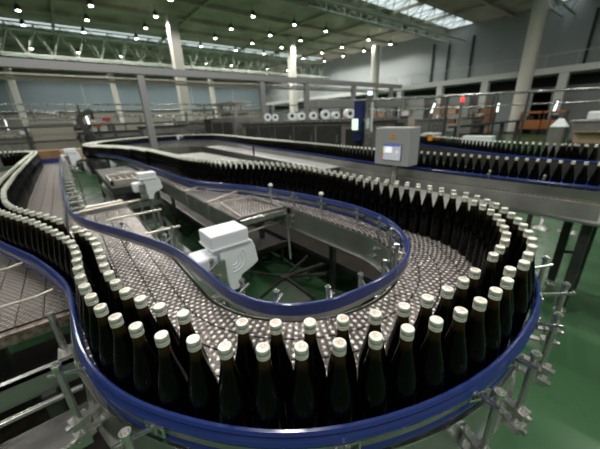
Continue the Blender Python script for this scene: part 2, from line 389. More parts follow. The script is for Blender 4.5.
# ------------------------------------------------------------------ overhead beam gantry
gb = thing('overhead_gantry', 'long grey horizontal beam on posts crossing the upper left', 'gantry', loc=(2.8, 12, 0))
MB().box((-4, 11.88, 3.46), (18.2, 12.12, 3.68)).build('beam', M['beam'], gb)
MB().box((-4, 12.2, 3.18), (18.2, 12.3, 3.26)).tube((-4, 12.0, 3.3), (18.2, 12.0, 3.3), .04, 8).build('cable_tray', M['cream_rod'], gb)
for v in (2.62, 7.5, 10.1, 13.6, 17.2): MB().box((v-.11, 11.9, 0), (v+.11, 12.1, 3.44)).build('post', M['beam'], gb)
settle(gb)
g2 = thing('pipe_rack', 'thin steel pipe run on slim posts at right, below the mezzanine', 'pipe rack', loc=(13, 5, 0))
pa = on_y(412, 91, 8.6); MB().tube((9.3, 8.5, 2.42), (22, -1.5, 2.62), .05, 8).tube((9.3, 8.7, 2.0), (22, -1.3, 2.1), .03, 8).build('pipe', M['steel'], g2)
for k in (.05, .25, .45, .7): MB().tube((9.3+12.7*k, 8.5-10*k, 0), (9.3+12.7*k, 8.5-10*k, 2.42+.2*k), .045, 8).build('post', M['steel_dark'], g2)
settle(g2)
g3 = thing('duct_bridge', 'wide grey overhead duct in front of the mezzanine, centre right', 'duct', loc=(9, 8.1, 0))
MB().box((7.2, 7.9, 2.15), (12.4, 8.4, 2.45)).build('duct', M['beam'], g3, bevel=.02)
for v in (7.5, 9.6, 12.2): MB().box((v-.05, 8.1, 0), (v+.05, 8.2, 2.15)).build('post', M['steel_dark'], g3)
settle(g3)
# far left pipe racks
def rack(name, label, v0, v1, u, zs, posts, m=M['steel']):
    t = thing(name, label, 'pipe rack', loc=(v0, u, 0))
    for z in zs: MB().tube((v0, u, z), (v1, u, z), .045, 6).build('pipe', m, t)
    for v in posts: MB().box((v-.05, u-.05, 0), (v+.05, u+.05, max(zs))).build('post', M['steel_dark'], t)
    settle(t)
rack('pipe_rack', 'grey pipes at head height crossing far left, upper rack', -6, 9, 19, (2.9, 2.6, 2.3), (-5, -2.2, 1, 4.2, 7.5))
rack('pipe_rack', 'low dark pipes far left behind the bottle loop', -5, 7.5, 15.5, (1.9, 1.35, .9), (-3.6, -1, 1.9, 4.8, 7), M['steel_dark'])
rack('pipe_rack', 'grey pipe pair behind the broad cream column', 6.5, 20, 17.5, (2.75, 2.3), (8, 11.5, 15, 18.5))
# ------------------------------------------------------------------ packing machine in the middle distance
mc = thing('packing_machine', 'long low grey machine with door panels in the middle distance', 'machine', loc=(5.9, 7, 0))
MB().box((5.42, 4.35, .5), (6.5, 10.3, 1.72)).build('body', M['machine'], mc, bevel=.02)
MB().box((5.36, 4.25, 1.72), (6.55, 10.35, 1.79)).build('top_ledge', M['steel'], mc)
for i in range(5):
    u0 = 5.15+i*.98; d = MB().box((5.385, u0, .95), (5.43, u0+.88, 1.64)).build('door_panel', M['steel_dark'], mc, bevel=.008)
    MB().box((5.36, u0+.07, 1.22), (5.39, u0+.10, 1.40)).build('handle', M['steel'], d)
MB().box((5.37, 4.45, 1.15), (5.425, 4.95, 1.55)).build('opening', M['black'], mc)
for u in (4.5, 7.2, 10.1):
    for v in (5.55, 6.35): MB().box((v-.05, u-.05, 0), (v+.05, u+.05, .5)).build('leg', M['steel_dark'], mc)
settle(mc)
mh = thing('filling_machine', 'taller grey steel cabinet at the left end of the long machine', 'machine', loc=(5.4, 11.5, 0))
MB().box((5.3, 10.6, 0), (6.8, 12.9, 2.0)).build('body', M['machine'], mh, bevel=.02)
MB().box((5.27, 10.8, .9), (5.31, 11.6, 1.8)).build('door_panel', M['steel_dark'], mh)
MB().box((5.27, 11.8, .9), (5.31, 12.7, 1.8)).build('door_panel', M['steel_dark'], mh)
MB().tube((5.6, 11, 2.0), (5.6, 11, 2.5), .05, 8).tube((5.6, 12.6, 2.0), (5.6, 12.6, 2.5), .05, 8).box((5.4, 10.8, 2.5), (6.2, 12.8, 2.56)).build('cream_guard', M['cream_rod'], mh)
settle(mh)
rollnames = ['leftmost', 'second', 'third', 'fourth', 'fifth', 'sixth', 'seventh', 'rightmost']
for i, (px, py, r) in enumerate(((264, 113, .17), (271.5, 114, .15), (288, 112.5, .19), (297.6, 113.5, .17), (309, 111.5, .17), (321, 110, .20), (331.5, 111.5, .16), (345, 111, .21))):
    p = on_x(px, py, 5.75); r_ = r*p.length/13
    t = thing('film_roll', 'white round film roll lying on the long grey machine, %s of eight' % rollnames[i], 'roll', 'film rolls on the machine', loc=(p.x, p.y, 1.79))
    r_ *= .9; d = Vector((-.55, -.8, 0)).normalized(); a = Vector((5.9, p.y, 1.79+r_)); 
    MB().tube(a-d*.14, a+d*.14, r_, 20).build('roll', M['wrap'], t)
    MB().tube(a+d*.135, a+d*.15, r_*.42, 14).build('core', M['black'], t)
    settle(t)
# blue control tower with small lit screen
tw = thing('control_tower', 'dark blue upright cabinet with white edge and small lit screen', 'cabinet', loc=(5.45, 4.3, 0))
MB().box((5.28, 4.42, 1.3), (5.48, 4.62, 2.15)).build('cabinet', M['navy'], tw)
MB().box((5.35, 4.24, 0), (5.47, 4.36, 2.25)).build('mast', M['steel'], tw)
MB().box((5.41, 4.21, 1.5), (5.43, 4.24, 2.1)).build('light_strip', M['white_plastic'], tw)
MB().tube((5.41, 4.3, 2.25), (5.41, 4.3, 2.32), .045, 10).build('beacon', M['blue_glow'], tw)
p = on_x(355, 124, 5.1); MB().box((5.08, p.y-.07, 1.55), (5.12, p.y+.07, 1.78)).build('screen', M['green_screen'], tw)
MB().box((5.1, p.y-.03, 1.5), (5.4, p.y+.03, 1.56)).build('arm', M['steel_dark'], tw); settle(tw)
# signal mast with red beacon
sg = thing('signal_mast', 'thin pale mast topped by a glowing red beacon', 'signal lamp', loc=(7.3, 3.18, 0))
MB().tube((7.3, 3.18, 0), (7.3, 3.18, 2.05), .03, 10).build('mast', M['steel_bright'], sg)
MB().lathe((7.3, 3.18, 2.05), [(.03, 0), (.04, .03), (.035, .09), (.015, .11)], 12).build('beacon', M['red_glow'], sg)
MB().lathe((7.3, 3.18, 0), [(.12, 0), (.1, .03)], 12).build('foot', M['steel_dark'], sg); settle(sg)
# leaning bright tube lamps
tubes = [((435, 103), (431, 113), 7.2, 'right of the red beacon side, nearest the control panel'), ((499, 103), (497, 112), 5.3, 'middle of the three on the right side'), ((558, 101), (554, 111), 3.7, 'rightmost, above the orange trucks'),
         ((3.5, 119), (8, 130), 19, 'leftmost, by the left edge'), ((37, 120), (41, 131), 18.2, 'second from the left edge'), ((86, 116), (90, 126), 16.8, 'left of the beam post over the bottle loop')]
for a, b, u, w_ in tubes:
    A = on_y(*a, u); B = on_y(*b, u); t = thing('tube_lamp', 'short bright upright fluorescent tube, '+w_, 'lamp', loc=(B.x, B.y, B.z))
    f_ = A.length/14; MB().tube(A, B, .028*f_, 8).build('tube', M['tube'], t)
    MB().tube(A, A+Vector((0, 0, .06)), .06*f_, 8).build('socket', M['steel_dark'], t); MB().tube(B-Vector((0, 0, .06)), B, .06*f_, 8).build('socket', M['steel_dark'], t)
    MB().tube((B.x, B.y+.09, 0), (A.x, A.y+.09, A.z), .03, 6).build('stand', M['steel_dark'], t)
    settle(t)
# ------------------------------------------------------------------ right background: pallet trucks, stacks
def truck(px, label):
    p = on_z(px, 133.5, 0); k = Vector((p.x, p.y, 0)); t = thing('pallet_truck', label, 'truck', None, loc=k)
    MB().box((k.x-.6, k.y-.75, .35), (k.x+.6, k.y+.75, 1.05)).build('body', M['orange'], t, bevel=.06)
    MB().box((k.x-.5, k.y-.7, 1.55), (k.x+.5, k.y+.7, 1.72)).build('roof', M['orange'], t, bevel=.03)
    for a in (-.45, .45):
        for b in (-.6, .6): MB().tube((k.x+a, k.y+b, 1.0), (k.x+a, k.y+b, 1.6), .04, 6).build('post', M['steel_dark'], t)
    MB().box((k.x-.3, k.y-.15, 1.0), (k.x+.1, k.y+.3, 1.4)).build('seat', M['black'], t)
    for a in (-.5, .5):
        for b in (-.5, .5): MB().tube((k.x+a-.08, k.y+b, .25), (k.x+a+.08, k.y+b, .25), .25, 14).build('wheel', M['black'], t)
    settle(t)
truck(528, 'orange lift truck parked in front of the mezzanine, left one')
truck(551, 'orange lift truck parked in front of the mezzanine, right one')
st = thing('wrapped_pallet', 'grey wrapped pallet stack with pale sheet on top at right edge', 'pallet', loc=(12.9, 1.4, 0))
q = on_z(590, 150, 0)
MB().box((12.5, .4, .9), (13.3, 2.05, 1.44)).build('load', M['machine'], st, bevel=.03)
MB().box((12.45, 1.4, 1.44), (13.3, 2.1, 1.47)).build('pale_sheet', M['cream_rod'], st)
MB().box((12.5, .4, 0), (13.3, 2.05, .9)).build('crate', M['steel_dark'], st, bevel=.01)
settle(st)
for i, dy in enumerate((.75, 1.15, 1.6)):
    o = MB().box((12.7, dy-.18, 1.441 if dy < 1.2 else 1.471), (13.2, dy+.18, 1.80-.04*i)).build('wrapped_bundle', M['wrap'], bevel=.05)
    tag(o, 'pale wrapped bundle on the grey pallet stack, %s' % ('nearest the right edge', 'middle of the three', 'leftmost of the three')[i], 'bundle')
cb = thing('carton', 'open cardboard carton standing behind the rear bottle row at right', 'carton', loc=(9.7, 1.2, 0))
MB().box((9.5, .75, 1.05), (10.0, 1.46, 1.27)).build('box', M['card'], cb)
MB().box((9.6, .9, 1.265), (9.9, 1.3, 1.28)).build('opening', M['card_dark'], cb)
MB().prism([(9.5, 1.27), (9.32, 1.31), (9.32, 1.325), (9.5, 1.285)], 'y', .75, 1.46).build('flap', M['card'], cb)
MB().box((9.5, .75, 0), (10.0, 1.46, 1.05)).build('crate', M['steel_dark'], cb); settle(cb)
bg = thing('plastic_bag', 'crumpled white plastic sheet draped over a grey bin at right', 'bag', loc=(12.5, 2.3, 0))
MB().prism([(12.2, .0), (12.7, .0), (12.8, 1.3), (12.1, 1.3)], 'y', 2.14, 2.5).build('bin', M['machine'], bg)
bm_ = MB(); random.seed(3)
prof = [(.26-.04*k, k*.05+random.uniform(-.01, .01)) for k in range(6)]
bm_.lathe((12.45, 2.32, 1.3), prof, 9); bb = bm_.build('sheet', M['wrap'], bg)
bb.modifiers.new('sub', 'SUBSURF').levels = 1; settle(bg)
# long dark conveyor line far right (behind the bottles)
fl_ = thing('roller_track', 'long low dark roller track in front of the mezzanine', 'conveyor', loc=(19, 6.6, 0))
MB().box((14.5, 6.4, 1.15), (24, 6.8, 1.25)).build('bed', M['steel_dark'], fl_)
for v in (15, 18, 21, 23.8): MB().box((v-.05, 6.5, 0), (v+.05, 6.7, 1.15)).build('leg', M['steel_dark'], fl_)
settle(fl_)
# clutter machines on the far left: bodies with hoods, screens and boxes
def station(px, py, y, wd, hgt, dep, label, m, m2, glow=None):
    p = on_y(px, py, y); x = p.x; t = thing('process_unit', label, 'machine', loc=(x, y, 0))
    MB().box((x-wd/2, y, .35), (x+wd/2, y+dep, hgt)).build('body', m, t, bevel=.02)
    MB().box((x-wd/2-.05, y-.05, hgt), (x+wd/2+.05, y+dep, hgt+.07)).build('top_plate', m2, t)
    MB().box((x-wd*.3, y-.03, hgt*.5), (x+wd*.25, y+.01, hgt*.85)).build('access_panel', m2, t)
    for a in (-wd/2+.06, wd/2-.06): MB().box((x+a-.04, y+.1, 0), (x+a+.04, y+dep-.1, .36)).build('leg', M['steel_dark'], t)
    MB().tube((x-wd*.3, y+.3, hgt), (x-wd*.3, y+.3, hgt+.55), .06, 8).tube((x+wd*.3, y+.3, hgt), (x+wd*.3, y+.3, hgt+.4), .05, 8).tube((x-wd*.3, y+.3, hgt+.5), (x+wd*.3, y+.3, hgt+.38), .03, 8).build('pipework', M['steel'], t)
    if glow: MB().box((x-.1, y-.06, hgt*.6), (x+.14, y-.03, hgt*.75)).build('screen', glow, t)
    settle(t)
station(15, 135, 17, 2.2, 1.5, 1.2, 'dull steel process unit by the left edge beyond the bottles', M['machine'], M['steel'])
station(52, 128, 16, 1.4, 2.0, 1.2, 'process unit with pale top left of the dark robot', M['cream_rod'], M['cream_rod'])
station(110, 130, 16.6, 2.4, 1.55, 1.2, 'steel unit with a glowing blue screen left of the beam post', M['machine'], M['steel_dark'], M['blue_glow'])
station(133, 128, 18, 1.8, 1.9, 1.2, 'steel unit with amber lit panel just left of the beam post', M['cream_rod'], M['steel'], M['amber_glow'])
station(165, 128, 14.2, 1.8, 1.7, 1.0, 'steel unit just right of the beam post', M['machine'], M['steel_dark'])
station(200, 128, 15.0, 1.6, 1.8, 1.0, 'steel unit beneath the broad cream column', M['machine'], M['steel'])
station(226, 128, 13.6, 1.3, 1.9, 1.0, 'tall steel unit left of the grey cabinet', M['steel_dark'], M['steel_dark'])
station(240, 120, 13.4, .9, 2.2, .8, 'narrow steel tower just left of the long machine', M['machine'], M['cream_rod'])
station(400, 118, 9.3, 1.6, 1.7, 1.0, 'steel unit behind the control panel', M['machine'], M['steel_dark'])
station(440, 118, 8.4, 1.8, 1.5, 1.0, 'steel unit right of the control panel, behind the red beacon', M['machine'], M['steel'])
station(478, 118, 9.5, 2.2, 1.4, 1.0, 'low steel unit between the beacon and the white column', M['machine'], M['steel_dark'])
random.seed(11)
spots = [(4, 17.5, 'steel'), (22, 18, 'wrap'), (33, 17.2, 'cream_rod'), (46, 18.4, 'wrap'), (60, 17, 'steel_dark'), (70, 18, 'steel'), (78, 17, 'black'), (118, 18.6, 'wrap'), (126, 17.2, 'cream_rod'), (142, 18.8, 'steel'), (172, 17, 'wrap'), (188, 16.8, 'steel_dark'), (208, 17, 'cream_rod'), (216, 16.2, 'card_dark')]
for i, (px, y, m) in enumerate(spots):
    p = on_y(px, 124, y); w_ = random.uniform(.25, .5); h_ = random.uniform(1.4, 2.1)
    t = thing('line_cabinet', 'small blurred cabinet on the far line, %s counted from the left edge' % ordw_(i+1), 'cabinet', 'small cabinets along the far line', loc=(p.x, y, 0))
    MB().box((p.x-w_, y, h_-.5), (p.x+w_, y+.5, h_)).build('body', M[m], t, bevel=.03)
    MB().box((p.x-w_*.6, y-.02, h_-.4), (p.x+w_*.5, y, h_-.15)).build('door', M['steel_dark'] if i % 3 else M['cream_rod'], t)
    for a in (-w_+.04, w_-.08): MB().box((p.x+a, y+.2, 0), (p.x+a+.05, y+.25, h_-.5)).build('leg', M['steel_dark'], t)
    MB().tube((p.x, y+.25, h_), (p.x, y+.25, h_+random.uniform(.2, .7)), .03, 6).build('mast', M['steel'], t)
    settle(t)
def storage(name, label, x, y, n, pal, where, dz=.75):
    t = thing('storage_rack', label, 'rack', loc=(x, y, 0))
    for z in (.25, 1.0, 1.75, 2.5): MB().box((x-.5, y-n*.45, z-.04), (x+.5, y+n*.45, z)).build('shelf', M['orange'] if z > .9 else M['steel_dark'], t)
    for yy in (y-n*.45, y+n*.45):
        for xx in (x-.48, x+.44): MB().box((xx, yy-.04, 0), (xx+.04, yy+.04, 2.9)).build('upright', M['steel_dark'], t)
    settle(t); k = 0
    for j, z in enumerate((.25, 1.0, 1.75)):
        for i in range(n):
            if random.random() < .2: continue
            h = random.uniform(.35, .6); yy = y-n*.45+.45+i*.9
            o = MB().box((x-.35, yy-.36, z+.001), (x+.35, yy+.36, z+h)).build('carton', M[random.choice(pal)], bevel=.02)
            tag(o, 'blurred carton on the %s shelf of %s' % (('bottom', 'middle', 'top')[j], where), 'carton', 'cartons on '+where); k += 1
storage('a', 'far shelving with brown cartons left of the white column', 27, 11.5, 5, ('card', 'card_dark', 'machine'), 'the rack left of the white column')
storage('b', 'far shelving with cartons right of the red beacon', 24, 13.6, 4, ('card_dark', 'card', 'wrap'), 'the rack by the red beacon')
storage('c', 'far shelving with brown and pale cartons behind the control box', 19, 15.5, 5, ('card_dark', 'machine', 'card'), 'the rack behind the control box')
rb = thing('robot_arm', 'dark palletising robot arm standing far left above the lines', 'robot', loc=(.9, 14.6, 0))
MB().lathe((.9, 14.6, 0), [(.3, 0), (.3, .5), (.2, .7), (.2, 1.4), (.14, 1.6)], 14).build('base', M['black'], rb)
MB().bar((.9, 14.6, 1.5), (.65, 14.6, 2.15), .2, .2).build('lower_arm', M['steel_dark'], rb)
MB().bar((.65, 14.6, 2.15), (1.15, 14.6, 2.45), .18, .18).build('upper_arm', M['steel_dark'], rb)
MB().bar((1.15, 14.6, 2.45), (1.15, 14.6, 2.1), .1, .1).build('wrist', M['black'], rb); settle(rb)
for (px, py, y, m, lab) in ((98, 125, 15.8, M['orange'], 'small orange crate on the units left of the beam post'), (107, 119, 17, M['red'], 'small red box lit by a tube lamp, far left')):
    p = on_y(px, py, y); o = MB().box((p.x-.16, y, p.z-.09), (p.x+.16, y+.3, p.z+.08)).build('crate', m, bevel=.02); tag(o, lab, 'crate')
    s_ = MB().box((p.x-.04, y+.15, 0), (p.x+.04, y+.25, p.z-.09)).build('stand', M['steel_dark'], o)
# cartons and white boxes at the end of the left conveyor
def carton(x0, y0, z0, x1, y1, z1, m, label, name='carton'):
    o = MB().box((x0, y0, z0), (x1, y1, z1)).build(name, m, bevel=.01); tag(o, label, 'box'); return o
lt = thing('side_table', 'dark steel table at the end of the left conveyor under the cartons', 'table', loc=(-.2, 8.9, 0))
MB().box((-.75, 8.68, 1.05), (.35, 9.4, 1.10)).build('top', M['steel_dark'], lt)
for a in (-.7, -.08):
    for b in (8.73, 9.35): MB().box((a-.03, b-.03, 0), (a+.03, b+.03, 1.05)).build('leg', M['steel_dark'], lt)
settle(lt)
carton(-.62, 8.72, 1.101, -.12, 9.1, 1.36, M['card_dark'], 'brown carton at the end of the left conveyor, left one')
carton(-.11, 8.74, 1.101, .3, 9.15, 1.34, M['card'], 'tan carton at the end of the left conveyor, right one')

# ================================================================== MAIN LINE
OUT = [(-0.148, 1.674), (-0.126, 1.603), (-0.107, 1.531), (-0.088, 1.459), (-0.072, 1.386), (-0.065, 1.312), (-0.061, 1.237), (-0.062, 1.163), (-0.062, 1.088), (-0.059, 1.013), (-0.053, 0.938), (-0.043, 0.862), (-0.028, 0.787), (-0.005, 0.715), (0.026, 0.646), (0.063, 0.576), (0.111, 0.518), (0.153, 0.455), (0.209, 0.402), (0.268, 0.354), (0.332, 0.312), (0.401, 0.276), (0.47, 0.247), (0.54, 0.221), (0.612, 0.201), (0.685, 0.188), (0.759, 0.18), (0.834, 0.178), (0.907, 0.194), (0.98, 0.18), (1.054, 0.189), (1.128, 0.198), (1.2, 0.216), (1.269, 0.245), (1.336, 0.278), (1.401, 0.314), (1.463, 0.356), (1.522, 0.401), (1.575, 0.453), (1.622, 0.511), (1.663, 0.574), (1.693, 0.642), (1.704, 0.716)]
INL = [(-0.051, 1.58), (-0.029, 1.506), (-0.012, 1.432), (-0.001, 1.358), (0.003, 1.281), (0.004, 1.201), (0.005, 1.126), (0.006, 1.052), (0.011, 0.977), (0.019, 0.903), (0.033, 0.83), (0.057, 0.758), (0.087, 0.689), (0.123, 0.62)]
INM = [(0.214, 0.498), (0.269, 0.446), (0.328, 0.398), (0.391, 0.358), (0.46, 0.322), (0.532, 0.295), (0.604, 0.276), (0.677, 0.262), (0.752, 0.255), (0.826, 0.255)]
INR = [(0.973, 0.259), (1.048, 0.265), (1.121, 0.274), (1.194, 0.292), (1.263, 0.32), (1.33, 0.353), (1.395, 0.389), (1.454, 0.434), (1.507, 0.486), (1.555, 0.544), (1.595, 0.607), (1.623, 0.676)]
# outer bottle line beyond the measured part
left_ctrl = [(-.148, 1.674), (-.21, 1.87), (-.29, 2.06), (-.365, 2.25), (-.43, 2.45), (-.48, 2.75), (-.515, 3.2), (-.535, 3.9), (-.54, 5.2), (-.535, 6.6), (-.53, 7.8), (-.60, 8.25), (-.85, 8.6), (-1.4, 8.75), (-2.6, 8.85)]
right_ctrl = [(1.704, .716), (1.715, .80), (1.715, 1.0), (1.70, 1.34), (1.725, 1.7), (1.76, 2.1), (1.735, 2.4), (1.64, 2.75), (1.46, 3.12), (1.31, 3.5), (1.25, 4.1), (1.24, 5.6), (1.17, 6.9), (.98, 8.0), (.70, 8.9), (.68, 9.9), (1.0, 10.9), (1.7, 11.7), (2.7, 12.3), (3.8, 12.2), (4.45, 11.0), (4.3, 9.0), (3.98, 7.2), (3.80, 5.8), (3.62, 4.2), (3.45, 3.1), (3.38, 2.5), (3.345, 1.5), (3.34, .7), (3.36, .1), (3.4, -.6)]
leftP = cat_rom(left_ctrl, .02); rightP = cat_rom(right_ctrl, .02)
left_out = march(leftP, .0755, .0)[1:]
right_all = march(rightP, .0762)[1:]
# far strand in two rows up to the loop; single file after the control panel
def clean(pts, others, dmin=.0735):
    out = []
    for p in pts:
        if all((p[0]-q[0])**2+(p[1]-q[1])**2 > dmin*dmin for q in others[-400:]+out[-8:]): out.append(p)
    return out
Rin = offset(rightP, .066)
def upto(path, test): 
    o = []
    for p in path:
        if not test(p): break
        o.append(p)
    return o
back_i = next(i for i, p in enumerate(rightP) if p[1] > 11.9)
row2_i = next(i for i, p in enumerate(rightP) if i > back_i and p[1] < 5.0)
tail = march(rightP[row2_i:], .081)
right_out = march(rightP[:row2_i], .0762)[1:]
def pack(path, sgn, others, offs, dmin=.0738):
    out = []; fine = march(path, .006); cand = [offset(fine, sgn*o_) for o_ in offs]
    for i in range(len(fine)):
        near = [q for q in others if abs(q[0]-fine[i][0]) < .35 and abs(q[1]-fine[i][1]) < .35]+out[-4:]
        for c_ in cand:
            p = c_[i]
            if all((p[0]-q[0])**2+(p[1]-q[1])**2 >= dmin*dmin for q in near): out.append(p); break
    return out
taken = OUT+INL+INM+INR
right_out = [p for p in right_out if min(math.dist(p, q) for q in taken) > .0735]
left_out = [p for p in left_out if min(math.dist(p, q) for q in taken) > .0735]
left_in = pack(leftP, -1, taken+left_out, (.062, .065, .068, .071))
right_in = pack(rightP[:row2_i], 1, taken+right_out, (.062, .065, .068, .071, .075))
# small gaps, like in the photo
for g in (3,): 
    if g < len(left_in): left_in.pop(0)
row3P = [(7.2, 4.6), (6.3, 3.6), (5.75, 2.7), (5.35, 1.9), (5.12, 1.4), (5.02, .9), (4.98, .4), (4.97, -.3)]
row3 = march(cat_rom(row3P, .03), .080)
row3b = march(offset(cat_rom(row3P, .03), .068), .10, .03)
row3b = [p for p in row3b if p[1] < .85]
far_in3 = []
sec = [p for p in rightP[:back_i+40] if p[1] > 4.9]
for k in (2, 3, 4): far_in3 += march(offset([p for p in sec if p[1] > 4.0+.9*k], .066*k+.004), .0762, .02*k)
# ---- bottle meshes
prof = [(.001, 0), (.030, .0), (.0355, .004), (.0365, .012), (.0365, .125), (.036, .145), (.0342, .163), (.031, .181), (.0268, .199), (.0225, .216), (.0187, .232), (.0160, .247), (.0138, .260), (.0132, .272), (.0132, .2765)]
bot_mesh = MB().lathe((0, 0, 0), prof, 22).mesh('bottle', M['glass'])
capp = [(.0130, .2755), (.0139, .2758), (.0142, .2785), (.0128, .2795), (.0128, .2805), (.0142, .2815), (.0143, .2845), (.0130, .2855), (.0130, .2865), (.0143, .2875), (.0143, .2975), (.0134, .3000), (.012, .3002), (.004, .3003)]
cap_mesh = MB().lathe((0, 0, 0), capp, 22).mesh('cap', M['cap'])
proto = []
def bottle(p, label, group=None):
    if not proto:
        o = bpy.data.objects.new('bottle', bot_mesh); c = bpy.data.objects.new('cap', cap_mesh); proto.append(o)
        C.objects.link(o); C.objects.link(c); c.parent = o
    else:
        o = proto[0].copy(); C.objects.link(o); c = proto[0].children[0].copy(); C.objects.link(c); c.parent = o
    o.location = (p[0], p[1], ZB+.0005); o.rotation_euler = (0, 0, random.uniform(0, 6.28)); tag(o, label, 'bottle', group)
    return o
def ordw(n):
    s = {1: 'first', 2: 'second', 3: 'third', 4: 'fourth', 5: 'fifth', 6: 'sixth', 7: 'seventh', 8: 'eighth', 9: 'ninth', 10: 'tenth', 11: 'eleventh', 12: 'twelfth', 13: 'thirteenth', 14: 'fourteenth', 15: 'fifteenth', 16: 'sixteenth', 17: 'seventeenth', 18: 'eighteenth', 19: 'nineteenth', 20: 'twentieth'}
    if n in s: return s[n]
    t = {2: 'twenty', 3: 'thirty', 4: 'forty', 5: 'fifty', 6: 'sixty', 7: 'seventy', 8: 'eighty', 9: 'ninety'}
    if n == 100: return 'hundredth'
    if n > 100: return 'hundred-and-'+ordw(n-100)
    a, b = divmod(n, 10)
    return t[a]+'-'+s[b] if b else t[a][:-1]+'ieth'
# reference bottle: the outer-row one at the very front of the bend
ref = min(range(len(OUT)), key=lambda i: abs(i-19))
recs = []   # (pos, label, group)
D_ = 'dark bottle with silver cap, '
for i, p in enumerate(OUT):
    if i == ref: l = D_+'outer row at the very front centre of the near bend'
    elif i < ref: l = D_+'outer row, %s left of the front centre one' % ordw(ref-i)
    else: l = D_+'outer row, %s right of the front centre one' % ordw(i-ref)
    recs.append((p, l, 'bottles in the outer row of the near bend'))
for i, p in enumerate(INL): recs.append((p, D_+'inner row of the left column, %s before the front gap' % ('last' if i == len(INL)-1 else ordw(len(INL)-i)), 'bottles in the inner row of the near bend'))
for i, p in enumerate(INM): recs.append((p, D_+'inner row of the near bend, %s from the left gap' % ordw(i+1), 'bottles in the inner row of the near bend'))
for i, p in enumerate(INR): recs.append((p, D_+'inner row of the right curve, %s past the right gap' % ordw(i+1), 'bottles in the inner row of the near bend'))
for i, p in enumerate(left_out): recs.append((p, D_+'outer row of left strand, %s past the near bend' % ordw(i+1), 'bottles in the left strand'))
for i, p in enumerate(left_in): recs.append((p, D_+'inner row of left strand, %s past its gap' % ordw(i+1), 'bottles in the left strand'))
for i, p in enumerate(right_out): recs.append((p, D_+'outer row of far strand, %s past the right curve' % ordw(i+1) if p[0] < 3 else D_+'back line behind the far strand', 'bottles in the far strand' if p[0] < 3 else 'bottles in the back line'))
for i, p in enumerate(right_in): recs.append((p, D_+'inner row of far strand, %s past the right curve' % ordw(i+1), 'bottles in the far strand'))
for i, p in enumerate(reversed(tail)): recs.append((p, D_+'single file by the screen, %s from right end' % ordw(i+1), 'single file of bottles behind the far strand'))
for i, p in enumerate(reversed(row3)): recs.append((p, D_+'rearmost file at right, %s from the right end' % ordw(i+1), 'rearmost file of bottles at right'))
for i, p in enumerate(reversed(row3b)): recs.append((p, D_+'doubled-up part of the rearmost file, %s from the right' % ordw(i+1), 'rearmost file of bottles at right'))
for p in far_in3: recs.append((p, D_+'third row at the far bend', 'bottles in the far strand'))
vis = [r for r in recs if in_frame((r[0][0], r[0][1], ZB+.3), 4) or in_frame((r[0][0], r[0][1], ZB+.1), 0)]
def depth(r): return (Vector((r[0][0], r[0][1], ZB+.2))-Vector((0, 0, CAMZ))).dot(FW)
vis.sort(key=depth)
near_ = vis[:300]; far_ = vis[300:]
for p, l, g in near_: bottle(p, l, g)
sm = MB()
lowp = [(.030, .0), (.0365, .006), (.0365, .14), (.031, .181), (.0225, .216), (.0160, .247), (.0140, .2735)]
lowc = [(.0146, .2738), (.0150, .2975), (.013, .3000)]
for p, l, g in far_:
    sm.cur = 0; sm.lathe((p[0], p[1], ZB+.0005), lowp, 9); sm.cur = 1; sm.lathe((p[0], p[1], ZB+.0005), lowc, 9)
M['glass_far'] = mat('dark_bottle_glass_plain', (.0015, .0015, .001), .15, spec=.35); M['cap_far'] = mat('silver_cap_plain', (.80, .83, .72), .42, .15)
o = sm.build('bottle_crowd', [M['glass_far'], M['cap_far']])
tag(o, 'dense crowd of distant dark bottles with pale caps on the far loops', 'bottles', kind='stuff')
print('bottles', len(near_), len(far_))

# ------------------------------------------------------------------ guide rails
all_out = smooth_path(cat_rom(list(reversed(left_ctrl))[4:]+[(p[0], p[1]) for p in OUT[2:27:2]+OUT[29:41:2]]+right_ctrl[1:12], .03), 10)
# direction runs from the left strand round the near bend to the far strand: outside is to the right
rail_out = offset(all_out, -.047)
def guide_rail(path, side, parent, name='guide_rail', lower=True, zt=1.234, i0=0):
    """side=+1: belt lies to the left of the path; profile is built away from the belt"""
    s = -side
    up = [(0, zt-.047), (0, zt-.004), (s*.004, zt), (s*.010, zt-.001), (s*.014, zt-.008), (s*.012, zt-.016), (s*.017, zt-.022), (s*.0205, zt-.030), (s*.0175, zt-.040), (s*.011, zt-.047)]
    r = MB().sweep(path, up, smooth=False).build(name, M['blue'], parent)
    MB().sweep(path, [(s*.004, zt-.071), (s*.004, zt-.046), (s*.010, zt-.046), (s*.010, zt-.071)]).build('steel_strip', M['steel_plate'], r)
    if lower: MB().sweep(path, [(0, zt-.096), (0, zt-.0705), (s*.010, zt-.0705), (s*.014, zt-.078), (s*.014, zt-.088), (s*.010, zt-.096)]).build('lower_strip', M['blue'], r)
    return r
main = thing('bottle_conveyor', 'U-shaped steel chain conveyor with blue guide rails in the foreground', 'conveyor', loc=(.86, 1.13, 0))
cut0 = next(i for i, p in enumerate(rail_out) if p[1] < 8.3); 
guide_rail(rail_out, 1, main)
inner_meas = [(-.15, 8.3), (-.148, 6.5), (-.14, 4.7), (-.128, 3.7), (-.112, 3.0), (-.09, 2.68), (-.02, 2.37), (.09, 2.07), (.178, 1.84), (.25, 1.63), (.302, 1.43), (.322, 1.25), (.330, 1.08), (.338, .95), (.358, .83), (.392, .745), (.437, .685), (.486, .640), (.545, .605), (.62, .582), (.71, .568), (.808, .562), (.913, .565), (1.02, .582), (1.132, .623), (1.22, .682), (1.325, .787), (1.41, .908), (1.463, 1.04), (1.495, 1.189), (1.508, 1.36), (1.49, 1.6), (1.46, 1.83), (1.41, 2.06), (1.32, 2.40), (1.16, 2.78), (1.02, 3.15), (.975, 3.6), (.95, 4.5), (.90, 6.0), (.82, 7.2), (.60, 8.2), (.32, 9.2)]
